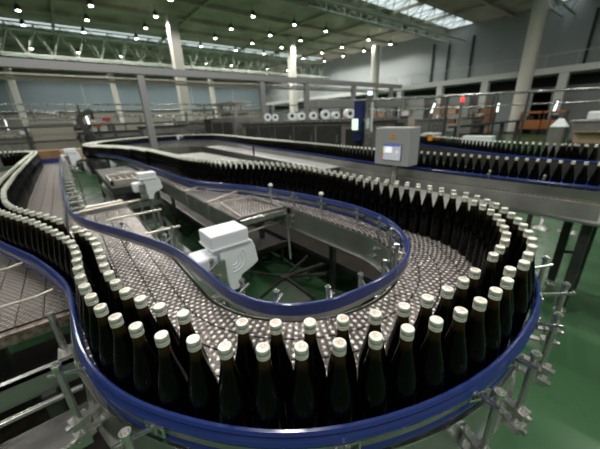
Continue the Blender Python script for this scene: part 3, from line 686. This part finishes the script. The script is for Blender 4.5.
rail_in = smooth_path(cat_rom(inner_meas, .025), 8)
ri = guide_rail(rail_in, -1, main, lower=False)
fi = [p for p in rail_in if p[0] > .9 and p[1] > .75]
MB().sweep(offset(fi, .0), [(0, 1.138), (0, 1.162), (.010, 1.162), (.014, 1.155), (.014, 1.145), (.010, 1.138)]).build('lower_strip', M['blue'], ri)
# chain lanes: straight in, half turn, straight out
cx, cy = .86, 1.13; R0 = .535; LW = .0905
def lane_path(R, ua, ub):
    pts = [(cx-R, ua-(ua-cy)*k/40) for k in range(40)]
    pts += [(cx-R*math.cos(a), cy-R*math.sin(a)) for a in [PI*k/72 for k in range(73)]]
    pts += [(cx+R, cy+(ub-cy)*k/40) for k in range(1, 41)]; return pts
for k in range(5):
    lane(lane_path(R0+LW*(k+.5), 3.05, 3.45), LW-.007, M['chain'], main)
bed = MB()
bed.sweep(lane_path(R0+LW*2.5, 3.05, 3.45), [(-LW*2.5, 1.02), (-LW*2.5, 1.086), (LW*2.5, 1.086), (LW*2.5, 1.02)]); bed.build('bed', M['bed'], main)
# side plates
so = smooth_path(lane_path(R0+LW*5+.012, 1.9, 2.9), 2)
MB().sweep(so, [(0, .89), (0, 1.098), (-.004, 1.098), (-.004, .89)]).build('side_plate', M['steel_plate'], main)
MB().sweep(so, [(-.020, .885), (-.020, .90), (.004, .90), (.004, .885)]).build('edge_strip', M['steel_bright'], main)
MB().sweep(so, [(-.012, 1.094), (-.012, 1.102), (.006, 1.102), (.006, 1.094)]).build('edge_strip', M['steel_bright'], main)
si = lane_path(R0-.012, 1.3, 2.25)
MB().sweep([p for p in si if p[0] > 1.0], [(0, .93), (0, 1.097), (.004, 1.097), (.004, .93)]).build('side_plate', M['steel_plate'], main)
MB().sweep([p for p in si if p[0] > 1.0], [(0, .925), (0, .935), (.022, .935), (.022, .925)]).build('edge_strip', M['steel_bright'], main)
MB().sweep([p for p in lane_path(R0-.012, 3.05, 2.25) if p[0] <= 1.0], [(0, 1.05), (0, 1.097), (.004, 1.097), (.004, 1.05)]).build('side_plate', M['steel_plate'], main)
# brackets
def bracket(px_, py_, rx, ry, parent, ztop=1.248, zlow=.975, plate=None, knob=False, rod=.006):
    """upright post at (px_,py_) holding the rail at (rx,ry); two clamp arms reach back to the side plate"""
    b = bpy.data.objects.new('rail_bracket', None); C.objects.link(b); b.location = (px_, py_, zlow); b.parent = parent
    d = Vector((rx-px_, ry-py_, 0)); L_ = d.length; d.normalize(); n = Vector((-d.y, d.x, 0))
    P = Vector((px_, py_, 0))
    parts = []
    parts.append(MB().tube(P+Vector((0, 0, zlow)), P+Vector((0, 0, ztop-.012)), .0088, 14).build('post', M['steel'], b))
    parts.append(MB().tube(P+Vector((0, 0, ztop-.012)), P+Vector((0, 0, ztop)), .0118, 14).tube(P+Vector((0, 0, ztop)), P+Vector((0, 0, ztop+.005)), .0075, 6).build('post_cap', M['steel_bright'], b))
    r0 = P-d*.022+Vector((0, 0, 1.222)); r1 = P+d*(L_-.006)+Vector((0, 0, 1.182 if L_ < .2 else 1.2))
    parts.append(MB().tube(r0+n*.013, r1, rod, 10).build('rod', M['steel_bright'], b))
    c = P+d*(L_-.018)+Vector((0, 0, 1.183))
    mb = MB(); zz = Vector((0, 0, .011))
    mb.bar(c-n*.027+zz, c+n*.027+zz, .006, .008).bar(c-n*.027-zz, c+n*.027-zz, .006, .008)
    for sx in (-.025, 0, .025): mb.bar(c+n*sx-zz*1.3, c+n*sx+zz*1.3, .006, .008 if sx else .014)
    parts.append(mb.build('clamp_plate', M['steel_bright'], b))
    bb_ = MB()
    for z in (1.045, .995): 
        bb_.bar(P+Vector((0, 0, z)), P+d*(L_+.0)+Vector((0, 0, z)), .022, .009)
        bb_.bar(P-d*.022+Vector((0, 0, z)), P+d*.022+Vector((0, 0, z)), .034, .024)
        bb_.tube(P-d*.034+Vector((0, 0, z)), P-d*.02+Vector((0, 0, z)), .009, 10)
    bb_.bar(P+d*(L_*.9)+Vector((0, 0, .985)), P+d*(L_*.9)+Vector((0, 0, 1.055)), .02, .006)
    parts.append(bb_.build('clamp_arm', M['steel'], b))
    if knob: parts.append(MB().lathe((px_, py_, ztop), [(.006, 0), (.017, .004), (.019, .014), (.012, .024)], 12).build('knob', M['white_plastic'], b))
    for q in parts: q.matrix_parent_inverse = Matrix.Translation(-Vector((px_, py_, zlow)))
def nearest(path, p): return min(path, key=lambda q: (q[0]-p[0])**2+(q[1]-p[1])**2)
outer_posts = [(1.025, .078), (.80, .082), (.61, .095), (.27, .19), (-.045, .535), (-.155, .845), (1.25, .10), (1.44, .20), (1.62, .34)]
for q in outer_posts:
    r = nearest(rail_out, q); dx, dy = q[0]-r[0], q[1]-r[1]; l = math.hypot(dx, dy); k = max(.06, min(.085, l))
    bracket(r[0]+dx/l*k, r[1]+dy/l*k, r[0], r[1], main)
inner_posts = [(.94, .64), (.78, .625), (.62, .64), (.45, .745), (.40, .90), (1.11, .70), (1.26, .83), (1.36, .98), (1.41, 1.2), (1.40, 1.55), (1.36, 1.85), (1.30, 2.1), (.385, 1.15), (.30, 1.62), (.17, 2.05)]
for i, q in enumerate(inner_posts):
    r = nearest(rail_in, q); dx, dy = q[0]-r[0], q[1]-r[1]; l = math.hypot(dx, dy); k = .062
    bracket(r[0]+dx/l*k, r[1]+dy/l*k, r[0], r[1], main, knob=i in (9, 11), ztop=1.27 if i in (9, 11) else 1.245, zlow=.965)
# legs and cross braces
def leg(x, y, z1, parent, r=.028, foot=True):
    l_ = MB().box((x-r, y-r, .06), (x+r, y+r, z1)).build('leg', M['steel_dark'], parent, bevel=.004)
    MB().tube((x, y, .02), (x, y, .06), .012, 8).lathe((x, y, 0), [(.05, 0), (.05, .012), (.015, .025)], 14).build('foot', M['steel'], l_)
for x, y in ((1.93, 1.93), (1.80, .75), (1.0, .30), (.35, .50), (-.08, 1.35), (-.08, 2.6), (1.83, 3.2)): leg(x, y, 1.03, main)
br = MB(); zc = .24; cxx = on_z(285, 277, zc)
for q, th in (((308, 256), .018), ((326, 274), .018), ((314, 298), .026), ((260, 298), .016), ((236, 270), .016), ((324, 264), .034)):
    e = on_z(*q, zc); br.bar(cxx, e, th, .03)
br.tube(cxx-Vector((0, 0, .02)), cxx+Vector((0, 0, .02)), .05, 12)
br.build('cross_brace', M['bed'], main)
bm2 = MB()
bm2.box((1.40, 1.10, .99), (1.86, 1.16, 1.03)).box((-.14, 1.3, .99), (.32, 1.36, 1.03)).box((-.14, 2.55, .99), (.32, 2.61, 1.03)).box((.45, .42, .99), (1.3, .48, 1.03)).box((1.80, 3.05, .99), (1.9, 3.11, 1.03)).box((1.40, 1.90, .99), (1.98, 1.98, 1.03)).box((1.70, .70, .99), (1.86, .80, 1.03))
bm2.build('cross_member', M['steel_dark'], main)
settle(main)

# ------------------------------------------------------------------ neighbouring straight conveyors
def straight(name, label, v0, v1, u0, u1, m, nl=5, legs=(), plate_z=(.92, 1.097), pan=True, loc=None):
    t = thing(name, label, 'conveyor', loc=((v0+v1)/2, u0, 0)); w = (v1-v0)/nl
    for k in range(nl):
        x = v0+w*(k+.5); lane([(x, u0+(u1-u0)*i/60) for i in range(61)], w-.004, m, t)
    MB().box((v0, u0+.02, 1.03), (v1, u1, 1.086)).build('bed', M['bed'], t)
    for x in (v0-.006, v1+.002): MB().box((x, u0, plate_z[0]), (x+.004, u1, plate_z[1])).build('side_plate', M['steel_plate'], t)
    for x, y in legs: leg(x, y, 1.04, t)
    return t
B = straight('infeed_conveyor', 'long grey chain conveyor running away along the left side', -.585, -.150, 1.42, 8.45, M['chain_plain'], legs=((-.55, 2.0), (-.2, 2.0), (-.55, 4.5), (-.18, 4.5), (-.55, 8.2), (-.18, 8.2)))
MB().box((-.60, 1.385, 1.045), (-.14, 1.42, 1.092)).build('end_plate', mat('rusty_steel', (.25, .20, .17), .45, .7, noise=.7, nscale=45), B)
MB().box((-.60, 8.46, 1.10), (-.14, 8.50, 1.2)).build('end_rail', M['blue'], B)
for (u, x0) in ((1.98, -.32), (1.525, -.19)):
    MB().tube((x0, u, 1.162), (x0-.06, u, 1.150), .006, 8).tube((x0-.06, u, 1.150), (-.95, u, 1.150), .0065, 8).tube((-.64, u, 1.150), (-.64, u, .98), .009, 8).build('support_rod', M['cream_rod'], B)
settle(B)
# left-hand wide mat beyond the infeed lanes
Wd = straight('wide_mat_conveyor', 'wide brown grey chain mat cut by the lower left edge', -1.45, -.66, 1.42, 7.6, M['chain_plain'], nl=8, legs=((-.72, 1.6), (-1.3, 1.6), (-.72, 7), (-1.3, 7)))
settle(Wd)
Dd = straight('outfeed_conveyor', 'brown chain conveyor with tilted end frame beyond the inner blue rail', .925, 1.355, 1.97, 9.3, M['chain'], legs=((1.3, 3.0), (1.3, 5.4), (1.3, 8.8)), plate_z=(.93, 1.097))
# tilted frame over its near end, crossbars
fm = MB(); a = [(.98, 2.42, 1.135), (1.30, 2.42, 1.135), (1.36, 1.98, 1.105), (.96, 1.98, 1.105)]
for i in range(4): fm.bar(a[i], a[(i+1) % 4], .016, .012)
fm.build('end_frame', M['cream_rod'], Dd)
MB().tube((.86, 2.44, 1.15), (1.34, 2.62, 1.17), .009, 10).build('crossbar', M['cream_rod'], Dd)
MB().tube((.86, 3.05, 1.15), (1.16, 3.15, 1.17), .009, 10).build('crossbar', M['cream_rod'], Dd)
MB().tube((.88, 2.46, 1.15), (.88, 2.46, 1.0), .008, 8).tube((.88, 3.06, 1.15), (.88, 3.06, 1.0), .008, 8).build('crossbar_post', M['steel'], Dd)
MB().box((.92, 1.90, 1.06), (1.39, 1.94, 1.10)).box((1.35, 1.90, .93), (1.39, 1.94, 1.10)).build('end_plate', M['steel'], Dd)
MB().tube((.95, 1.90, 1.0), (1.38, 2.02, .96), .008, 8).tube((.93, 2.1, .96), (1.38, 2.2, .93), .008, 8).build('tie_rod', M['cream_rod'], Dd)
MB().tube((1.385, 1.96, 1.09), (1.39, 1.94, .6), .009, 8).build('hose', M['hose'], Dd)
settle(Dd)
# crossbars over the near strand, inside the loop
cb_ = thing('cross_rod_frame', 'pair of pale horizontal rods bridging the gap inside the loop at left', 'frame', loc=(.35, 3.1, 0))
A1 = on_z(80, 212, 1.16); A2 = on_z(150, 198, 1.16); d_ = (A2-A1)
MB().tube(A1, A2, .012, 10).build('rod', M['cream_rod'], cb_)
MB().tube(on_z(82, 209, 1.16), on_z(122, 201, 1.16), .017, 10).build('rod', M['cream_rod'], cb_)
MB().tube(on_z(106, 220.5, 1.16), on_z(161, 209.5, 1.16), .009, 10).build('rod', M['cream_rod'], cb_)
MB().tube(on_z(146, 234, 1.16), on_z(180, 226, 1.16), .008, 10).build('rod', M['cream_rod'], cb_)
for q in ((140, 200), (158, 210), (172, 228)):
    z = on_z(*q, 1.16); MB().tube((z.x, z.y, 0), (z.x, z.y, 1.17), .010, 8).build('post', M['steel'], cb_)
MB().box((-.12, 3.08, 1.06), (.33, 3.14, 1.12)).build('end_plate', M['panel_grey'], cb_)
hz = on_z(165, 238, 1.1); hm = MB(); pts = [(hz.x+.09*math.cos(a)*.5, hz.y+.02, 1.12+.05*math.sin(a)) for a in [PI*k/8 for k in range(9)]]
for p1, p2 in zip(pts, pts[1:]): hm.tube(p1, p2, .005, 6)
hm.tube(pts[0], (pts[0][0], pts[0][1], .9), .005, 6); hm.build('hose', M['hose'], cb_)
settle(cb_)
# dense side brackets of the left strand
sb = thing('bracket_row', 'close row of steel clamps outside the left conveyor blue rail', 'clamps', loc=(-.02, 3, .0))
mb = MB(); pl_ = MB()
i = 0; u = 3.0
while u < 8.0:
    r = nearest(rail_in, (-.12, u))
    mb2 = MB().tube((r[0]+.028, u, 1.18), (r[0]+.125, u, 1.18), .012, 8).tube((r[0]+.10, u, 1.20), (r[0]+.10, u, 1.0), .010, 8).box((r[0]+.02, u-.02, 1.04), (r[0]+.13, u+.02, 1.065))
    mb2.build('clamp', M['steel_bright'], sb); u += .26
MB().box((-.035, 2.9, .98), (-.02, 8.1, 1.04)).build('carrier_bar', M['steel'], sb)
for y in (3.0, 5.5, 8.0): MB().box((-.05, y-.02, 0), (-.01, y+.02, .98)).build('post', M['steel_dark'], sb)
settle(sb)
# grey trough unit between the strands (far), with dark slots
tr = thing('return_trough', 'grey open trough unit with dark slots between the two strands', 'trough', loc=(.7, 5.2, 0))
for z0, z1 in ((1.02, 1.10), (.80, .86), (.55, .60)):
    MB().box((.33, 4.15, z0), (.86, 6.3, z1)).build('shelf', M['steel_plate'] if z0 < 1 else M['steel_dark'], tr)
MB().box((.35, 4.35, 1.10), (.82, 4.40, 1.16)).box((.35, 4.95, 1.10), (.82, 5.0, 1.16)).box((.35, 4.35, 1.10), (.38, 5.0, 1.16)).box((.79, 4.35, 1.10), (.82, 5.0, 1.16)).build('frame', M['cream_rod'], tr)
for i in range(5): MB().box((.42+.08*i, 4.40, 1.10), (.44+.08*i, 4.95, 1.13)).build('divider', M['cream_rod'], tr)
for x in (.35, .84):
    for y in (4.2, 6.25): MB().box((x-.02, y-.02, 0), (x+.02, y+.02, 1.02)).build('leg', M['steel_dark'], tr)
settle(tr)
# white drive covers
def drive(x, y, z, s, label, foot=True, rot=0.):
    t = thing('drive_cover', label, 'motor cover', loc=(x, y, z))
    def q(a): return [(x+p[0]*s, z+p[1]*s) for p in a]
    body = MB().prism(q([(-.050, .17), (-.035, .19), (.125, .19), (.138, .15), (.150, .065), (.115, .045), (.050, .02), (.026, -.05), (-.018, -.05), (-.032, .02)]), 'y', y-.06*s, y+.10*s).build('body', M['white_plastic'], t, bevel=.006*s)
    rg = MB()
    for r_ in (.03, .048, .066):
        c0 = (x+.012*s, z+.118*s); pr = None
        for k in range(13):
            a = -PI*.55+PI*.75*k/12; pnt = (c0[0]+r_*s*math.cos(a), y-.0605*s, c0[1]+r_*s*math.sin(a))
            if pr and pnt[0] < x+.12*s: rg.tube(pr, pnt, .0036*s, 6)
            pr = pnt
    rg.build('embossed_ring', M['white_plastic'], body)
    lid = MB().box((x-.085*s, y-.065*s, z+.195*s), (x+.105*s, y+.085*s, z+.262*s)).build('lid', M['white_plastic'], t, bevel=.006*s)
    MB().box((x-.090*s, y-.070*s, z+.188*s), (x+.110*s, y+.090*s, z+.200*s)).build('rim', M['white_plastic'], lid, bevel=.003*s)
    MB().box((x-.155*s, y-.04*s, z+.05*s), (x-.047*s, y+.09*s, z+.155*s)).build('side_housing', M['white_plastic'], t, bevel=.012*s)
    MB().box((x-.105*s, y-.075*s, z-.02*s), (x-.035*s, y-.062*s, z+.14*s)).tube((x-.07*s, y-.09*s, z+.06*s), (x-.07*s, y-.06*s, z+.06*s), .014*s, 10).build('mounting_plate', M['steel'], t)
    if foot: MB().tube((x, y+.02, .02), (x, y+.02, z-.04*s), .014, 10).lathe((x, y+.02, 0), [(.05, 0), (.05, .012), (.02, .02)], 12).build('stand', M['steel'], t)
    settle(t)
drive(.492, 1.24, 1.075, 1.0, 'white plastic motor cover with curved ridges inside the near blue rail')
drive(.525, 3.0, 1.195, .80, 'smaller looking white motor cover standing midway inside the loop')
drive(.06, 7.9, 1.12, 1.1, 'distant white motor cover at the far end of the left conveyor')
# brown drip pans and floor fittings below
def pan(lo, hi, label):
    o = MB().box(lo, hi).build('drip_pan', M['brown_pan']); tag(o, label, 'drip pan'); 
    MB().box((lo[0], lo[1], hi[2]), (hi[0], lo[1]+.02, hi[2]+.05)).box((lo[0], lo[1], hi[2]), (lo[0]+.02, hi[1], hi[2]+.05)).build('rim', M['steel_dark'], o)
    for x in (lo[0]+.05, hi[0]-.08):
        for y in (lo[1]+.05, hi[1]-.08): MB().box((x, y, 0), (x+.03, y+.03, lo[2])).build('leg', M['steel_dark'], o)
    return o
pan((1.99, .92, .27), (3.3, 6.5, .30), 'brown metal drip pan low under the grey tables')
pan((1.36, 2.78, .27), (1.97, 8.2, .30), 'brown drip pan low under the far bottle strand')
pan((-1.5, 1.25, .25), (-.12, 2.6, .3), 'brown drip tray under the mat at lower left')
# ------------------------------------------------------------------ lower-left steel frames
lf = thing('steel_frame', 'bare steel channel frame crossing the lower left corner', 'frame', loc=(-.6, 1.0, 0))
MB().box((-1.5, 1.14, 1.035), (-.145, 1.165, 1.05)).box((-1.5, 1.14, .965), (-.145, 1.145, 1.05)).box((-1.5, 1.14, .96), (-.145, 1.165, .967)).build('channel', M['steel_plate'], lf)
MB().tube((-1.5, 1.01, 1.02), (-.145, 1.01, 1.02), .010, 10).build('rod', M['steel_bright'], lf)
MB().box((-1.5, .86, .955), (-.145, 1.0, .963)).build('tray', M['steel_dark'], lf)
MB().box((-1.5, .845, .945), (-.145, .86, .975)).build('edge_strip', M['steel_bright'], lf)
for x in (-.25, -1.3):
    MB().box((x-.02, .87, 0), (x+.02, .91, .95)).build('leg', M['steel_dark'], lf); MB().box((x-.02, 1.12, 0), (x+.02, 1.16, .96)).build('leg', M['steel_dark'], lf)
MB().tube((-.18, 1.20, 1.05), (-.18, 1.20, 1.22), .011, 12).box((-.20, 1.15, 1.045), (-.15, 1.22, 1.06)).build('post', M['steel'], lf)
settle(lf)
# ------------------------------------------------------------------ grey cover tables beyond the far strand
gt = thing('cover_table', 'dull grey steel cover tables between far strand and single file', 'table', loc=(2.6, 2, 0))
MB().box((2.38, .88, .985), (3.12, 8.6, 1.0)).build('top', M['grey_table'], gt)
MB().box((2.38, .88, .93), (2.39, 8.6, .985)).box((2.38, .88, .93), (3.12, .89, .985)).build('apron', M['steel_plate'], gt)
for y in (1.0, 3.2, 6.0, 8.4):
    for x in (2.43, 3.06): MB().box((x-.02, y-.02, .0), (x+.02, y+.02, .985)).build('leg', M['steel_dark'], gt)
p = on_z(480, 190, 1.0); MB().lathe((p.x, p.y, 1.0), [(.045, 0), (.045, .012), (.02, .02)], 14).build('black_knob', M['black'], gt)
for px in (448, 468): 
    p = on_z(px, 184, 1.0); MB().box((p.x-.01, p.y-.10, 1.0), (p.x+.01, p.y+.1, 1.012)).build('hinge_bar', M['steel'], gt)
settle(gt)
# ------------------------------------------------------------------ single-file conveyor with the curved fascia
r2 = thing('single_file_conveyor', 'steel conveyor with blue rails carrying the single file of bottles', 'conveyor', loc=(3.4, 1, 0))
loopP = [p for p in rightP]
i_a = next(i for i, p in enumerate(rightP) if p[1] > 9.3)
belt_path = offset(rightP[i_a:], .03)
for k in (-.10, -.02, .06): lane(smooth_path(offset(belt_path, k), 4), .078, M['chain_plain'], r2)
bp_ = smooth_path(belt_path, 4)
MB().sweep(bp_, [(-.16, .95), (-.16, 1.086), (.12, 1.086), (.12, .95)]).build('bed', M['grey_table'], r2)
for side, d in ((1, -.060), (-1, .20)):
    pth = smooth_path(offset(rightP[i_a:], d), 6)
    # a fuller rail with a wide blue shelf
    s = -1 if side == 1 else 1
    r_ = MB().sweep(pth, [(0, 1.185), (0, 1.222), (s*.026, 1.222), (s*.03, 1.21), (s*.02, 1.19)]).build('guide_rail', M['blue'], r2)
    MB().sweep(pth, [(s*.03, 1.10), (s*.03, 1.185), (s*.036, 1.185), (s*.036, 1.10)]).build('backing_strip', M['steel_plate'], r_)
# fascia on the camera side
MB().box((3.262, -1.2, 1.03), (3.275, .90, 1.098)).build('steel_face', M['steel'], r2)
MB().box((3.225, -1.2, .935), (3.262, .86, 1.032)).build('fascia', M['pale_green'], r2, bevel=.004)
MB().box((3.20, -1.2, .915), (3.9, .90, .935)).build('lower_edge', M['steel_plate'], r2)
nb = [(3.262-.035*math.sin(PI*k/24), .12+.42*k/24) for k in range(25)]
MB().prism([(x, y) for x, y in nb], 'z', 1.034, 1.094).build('round_housing', M['steel_bright'], r2)
for (x, y) in ((3.80, .26), (3.84, .44), (3.35, .26), (3.5, 2.6), (3.3, 2.6), (3.9, 6), (4.3, 9), (1.0, 11.5), (3, 12.8)): leg(x, y, .95, r2, r=.035)
MB().bar((3.82, .28, .45), (3.84, .43, .40), .02, .03).build('cross_brace', M['steel_dark'], r2)
for (x, y) in ((3.28, .62), (3.26, 1.05)):
    MB().tube((x, y, 1.02), (x, y, 1.26), .009, 10).tube((x-.05, y, 1.24), (x+.03, y+.01, 1.25), .008, 8).lathe((x, y, 1.255), [(.012, 0), (.016, .012), (.008, .02)], 10).build('rail_post', M['steel_bright'], r2)
settle(r2)
# empty wet belt between far strand and back line
e2 = thing('empty_conveyor', 'pale wet empty conveyor behind the far bottle strand', 'conveyor', loc=(3.4, 6, 0))
ebp = cat_rom([(3.18, 3.2), (3.30, 4.4), (3.45, 6.0), (3.62, 8.0), (3.75, 9.4)], .1)
for k in (-.2, .0, .2): lane(offset(ebp, k-.02), .19, M['wet_belt'], e2, z=1.09)
MB().sweep(ebp, [(-.32, .95), (-.32, 1.07), (.28, 1.07), (.28, .95)]).build('bed', M['steel_dark'], e2)
MB().sweep(ebp, [(.29, .95), (.29, 1.12), (.30, 1.12), (.30, .95)]).build('side_plate', M['steel_dark'], e2)
p = on_z(254, 156, 1.1); MB().tube((p.x, p.y, 1.0), (p.x, p.y, 1.32), .02, 8).build('sensor_post', M['black'], e2)
for y, x in ((3.4, 3.1), (6, 3.4), (9, 3.7)): MB().box((x-.03, y-.03, 0), (x+.03, y+.03, .95)).build('leg', M['steel_dark'], e2)
settle(e2)
wc = on_z(180, 140, 1.2)
carton(wc.x-.12, wc.y-.12, 1.09, wc.x+.12, wc.y+.12, 1.38, M['wrap'], 'small pale box on the conveyor behind the broad bottle bend', 'sensor_box')
# rear conveyor
r3 = thing('rear_conveyor', 'rearmost conveyor at right with blue rail', 'conveyor', loc=(5.1, .8, 0))
p3 = cat_rom(row3P, .05)
for k in (-.04, .04): lane(offset(p3, k+.03), .078, M['chain_plain'], r3)
MB().sweep(offset(p3, .03), [(-.12, .95), (-.12, 1.086), (.12, 1.086), (.12, .95)]).build('bed', M['steel_dark'], r3)
r_ = MB().sweep(offset(p3, -.055), [(0, 1.185), (0, 1.222), (-.035, 1.222), (-.04, 1.2), (-.02, 1.18)]).build('guide_rail', M['blue'], r3)
MB().sweep(offset(p3, -.055), [(-.03, 1.09), (-.03, 1.19), (-.036, 1.19), (-.036, 1.09)]).build('backing_strip', M['bed'], r_)
for (x, y) in ((5.05, 1.0), (5.02, .1), (6.2, 3.5)): leg(x, y, .96, r3)
settle(r3)
for i, (x, y) in enumerate(((5.76, .98), (5.85, .65))):
    o = MB().lathe((x, y, 0), [(.14, 0), (.14, .015), (.06, .03), (.03, .05), (.03, .9)], 24).build('round_stand', M['steel'])
    tag(o, 'round steel floor stand under the rear conveyor, %s' % ('left one', 'right one')[i], 'stand')
yc = carton(5.95, 3.0, 1.30, 6.1, 3.18, 1.42, M['warn'], 'small yellow box behind the rear bottle file, right of the control panel', 'yellow_box')
MB().box((5.93, 2.98, 1.42), (6.12, 3.30, 1.45)).build('white_lid', M['wrap'], yc); MB().box((6.0, 3.05, 0), (6.05, 3.1, 1.30)).build('stand', M['steel_dark'], yc)
# grey boxes of the single-file area background
o = carton(6.2, 2.08, 0, 6.4, 2.6, 1.39, M['wrap'], 'white wrapped block behind the rear bottle file, left', 'wrapped_block')
# ------------------------------------------------------------------ control panel
cpn = thing('control_box', 'grey control box with touch screen and yellow warning triangle', 'control box', loc=(3.0, 2.04, 0))
X0, X1, U0, U1, Z0, Z1 = 2.99, 3.20, 1.80, 2.26, 1.262, 1.69
MB().box((X0, U0, Z0), (X1, U1, Z1)).build('housing', M['panel_grey'], cpn, bevel=.008)
MB().box((X0-.004, U0+.09, Z0+.055), (X0+.002, U0+.345, Z0+.245)).build('bezel', M['black'], cpn)
sc = MB().box((X0-.008, U0+.10, Z0+.062), (X0-.003, U0+.338, Z0+.24)).build('screen', M['screen'], cpn)
def spr(n_, a0, a1, z0, z1, m):   # a measured from the left of the screen as seen
    MB().box((X0-.011, U0+.338-a1, Z0+.062+z0), (X0-.0075, U0+.338-a0, Z0+.062+z1)).build(n_, m, sc)
spr('title_bar', .004, .234, .160, .176, M['screen_blue'])
spr('picture_area', .030, .125, .085, .150, M['screen_white'])
spr('green_bar', .005, .018, .085, .150, M['screen_green'])
spr('red_bar', .005, .018, .030, .075, M['screen_red'])
spr('orange_text', .125, .180, .055, .066, M['screen_orange'])
spr('button', .185, .200, .085, .105, M['screen_white'])
cy_ = U0+.215; MB().prism([(cy_-.033, Z0+.315), (cy_+.033, Z0+.315), (cy_, Z0+.378)], 'x', X0-.003, X0+.001).build('warning_triangle', M['warn'], cpn)
MB().prism([(cy_-.006, Z0+.325), (cy_+.004, Z0+.325), (cy_+.001, Z0+.340), (cy_+.008, Z0+.340), (cy_-.001, Z0+.360), (cy_+.001, Z0+.345), (cy_-.006, Z0+.345)], 'x', X0-.004, X0-.0028).build('lightning_mark', M['black'], cpn)
MB().box((3.08, 2.0, 1.0), (3.13, 2.06, Z0)).build('stand', M['steel'], cpn); settle(cpn)

# ------------------------------------------------------------------ world, colour
wd = bpy.data.worlds.new('world'); S.world = wd; wd.use_nodes = True
wd.node_tree.nodes['Background'].inputs[0].default_value = (.72, .8, .8, 1); wd.node_tree.nodes['Background'].inputs[1].default_value = .1
S.view_settings.view_transform = 'Standard'; S.view_settings.look = 'None'; S.view_settings.gamma = 1; S.view_settings.use_curve_mapping = False
S.view_settings.exposure = -0.38
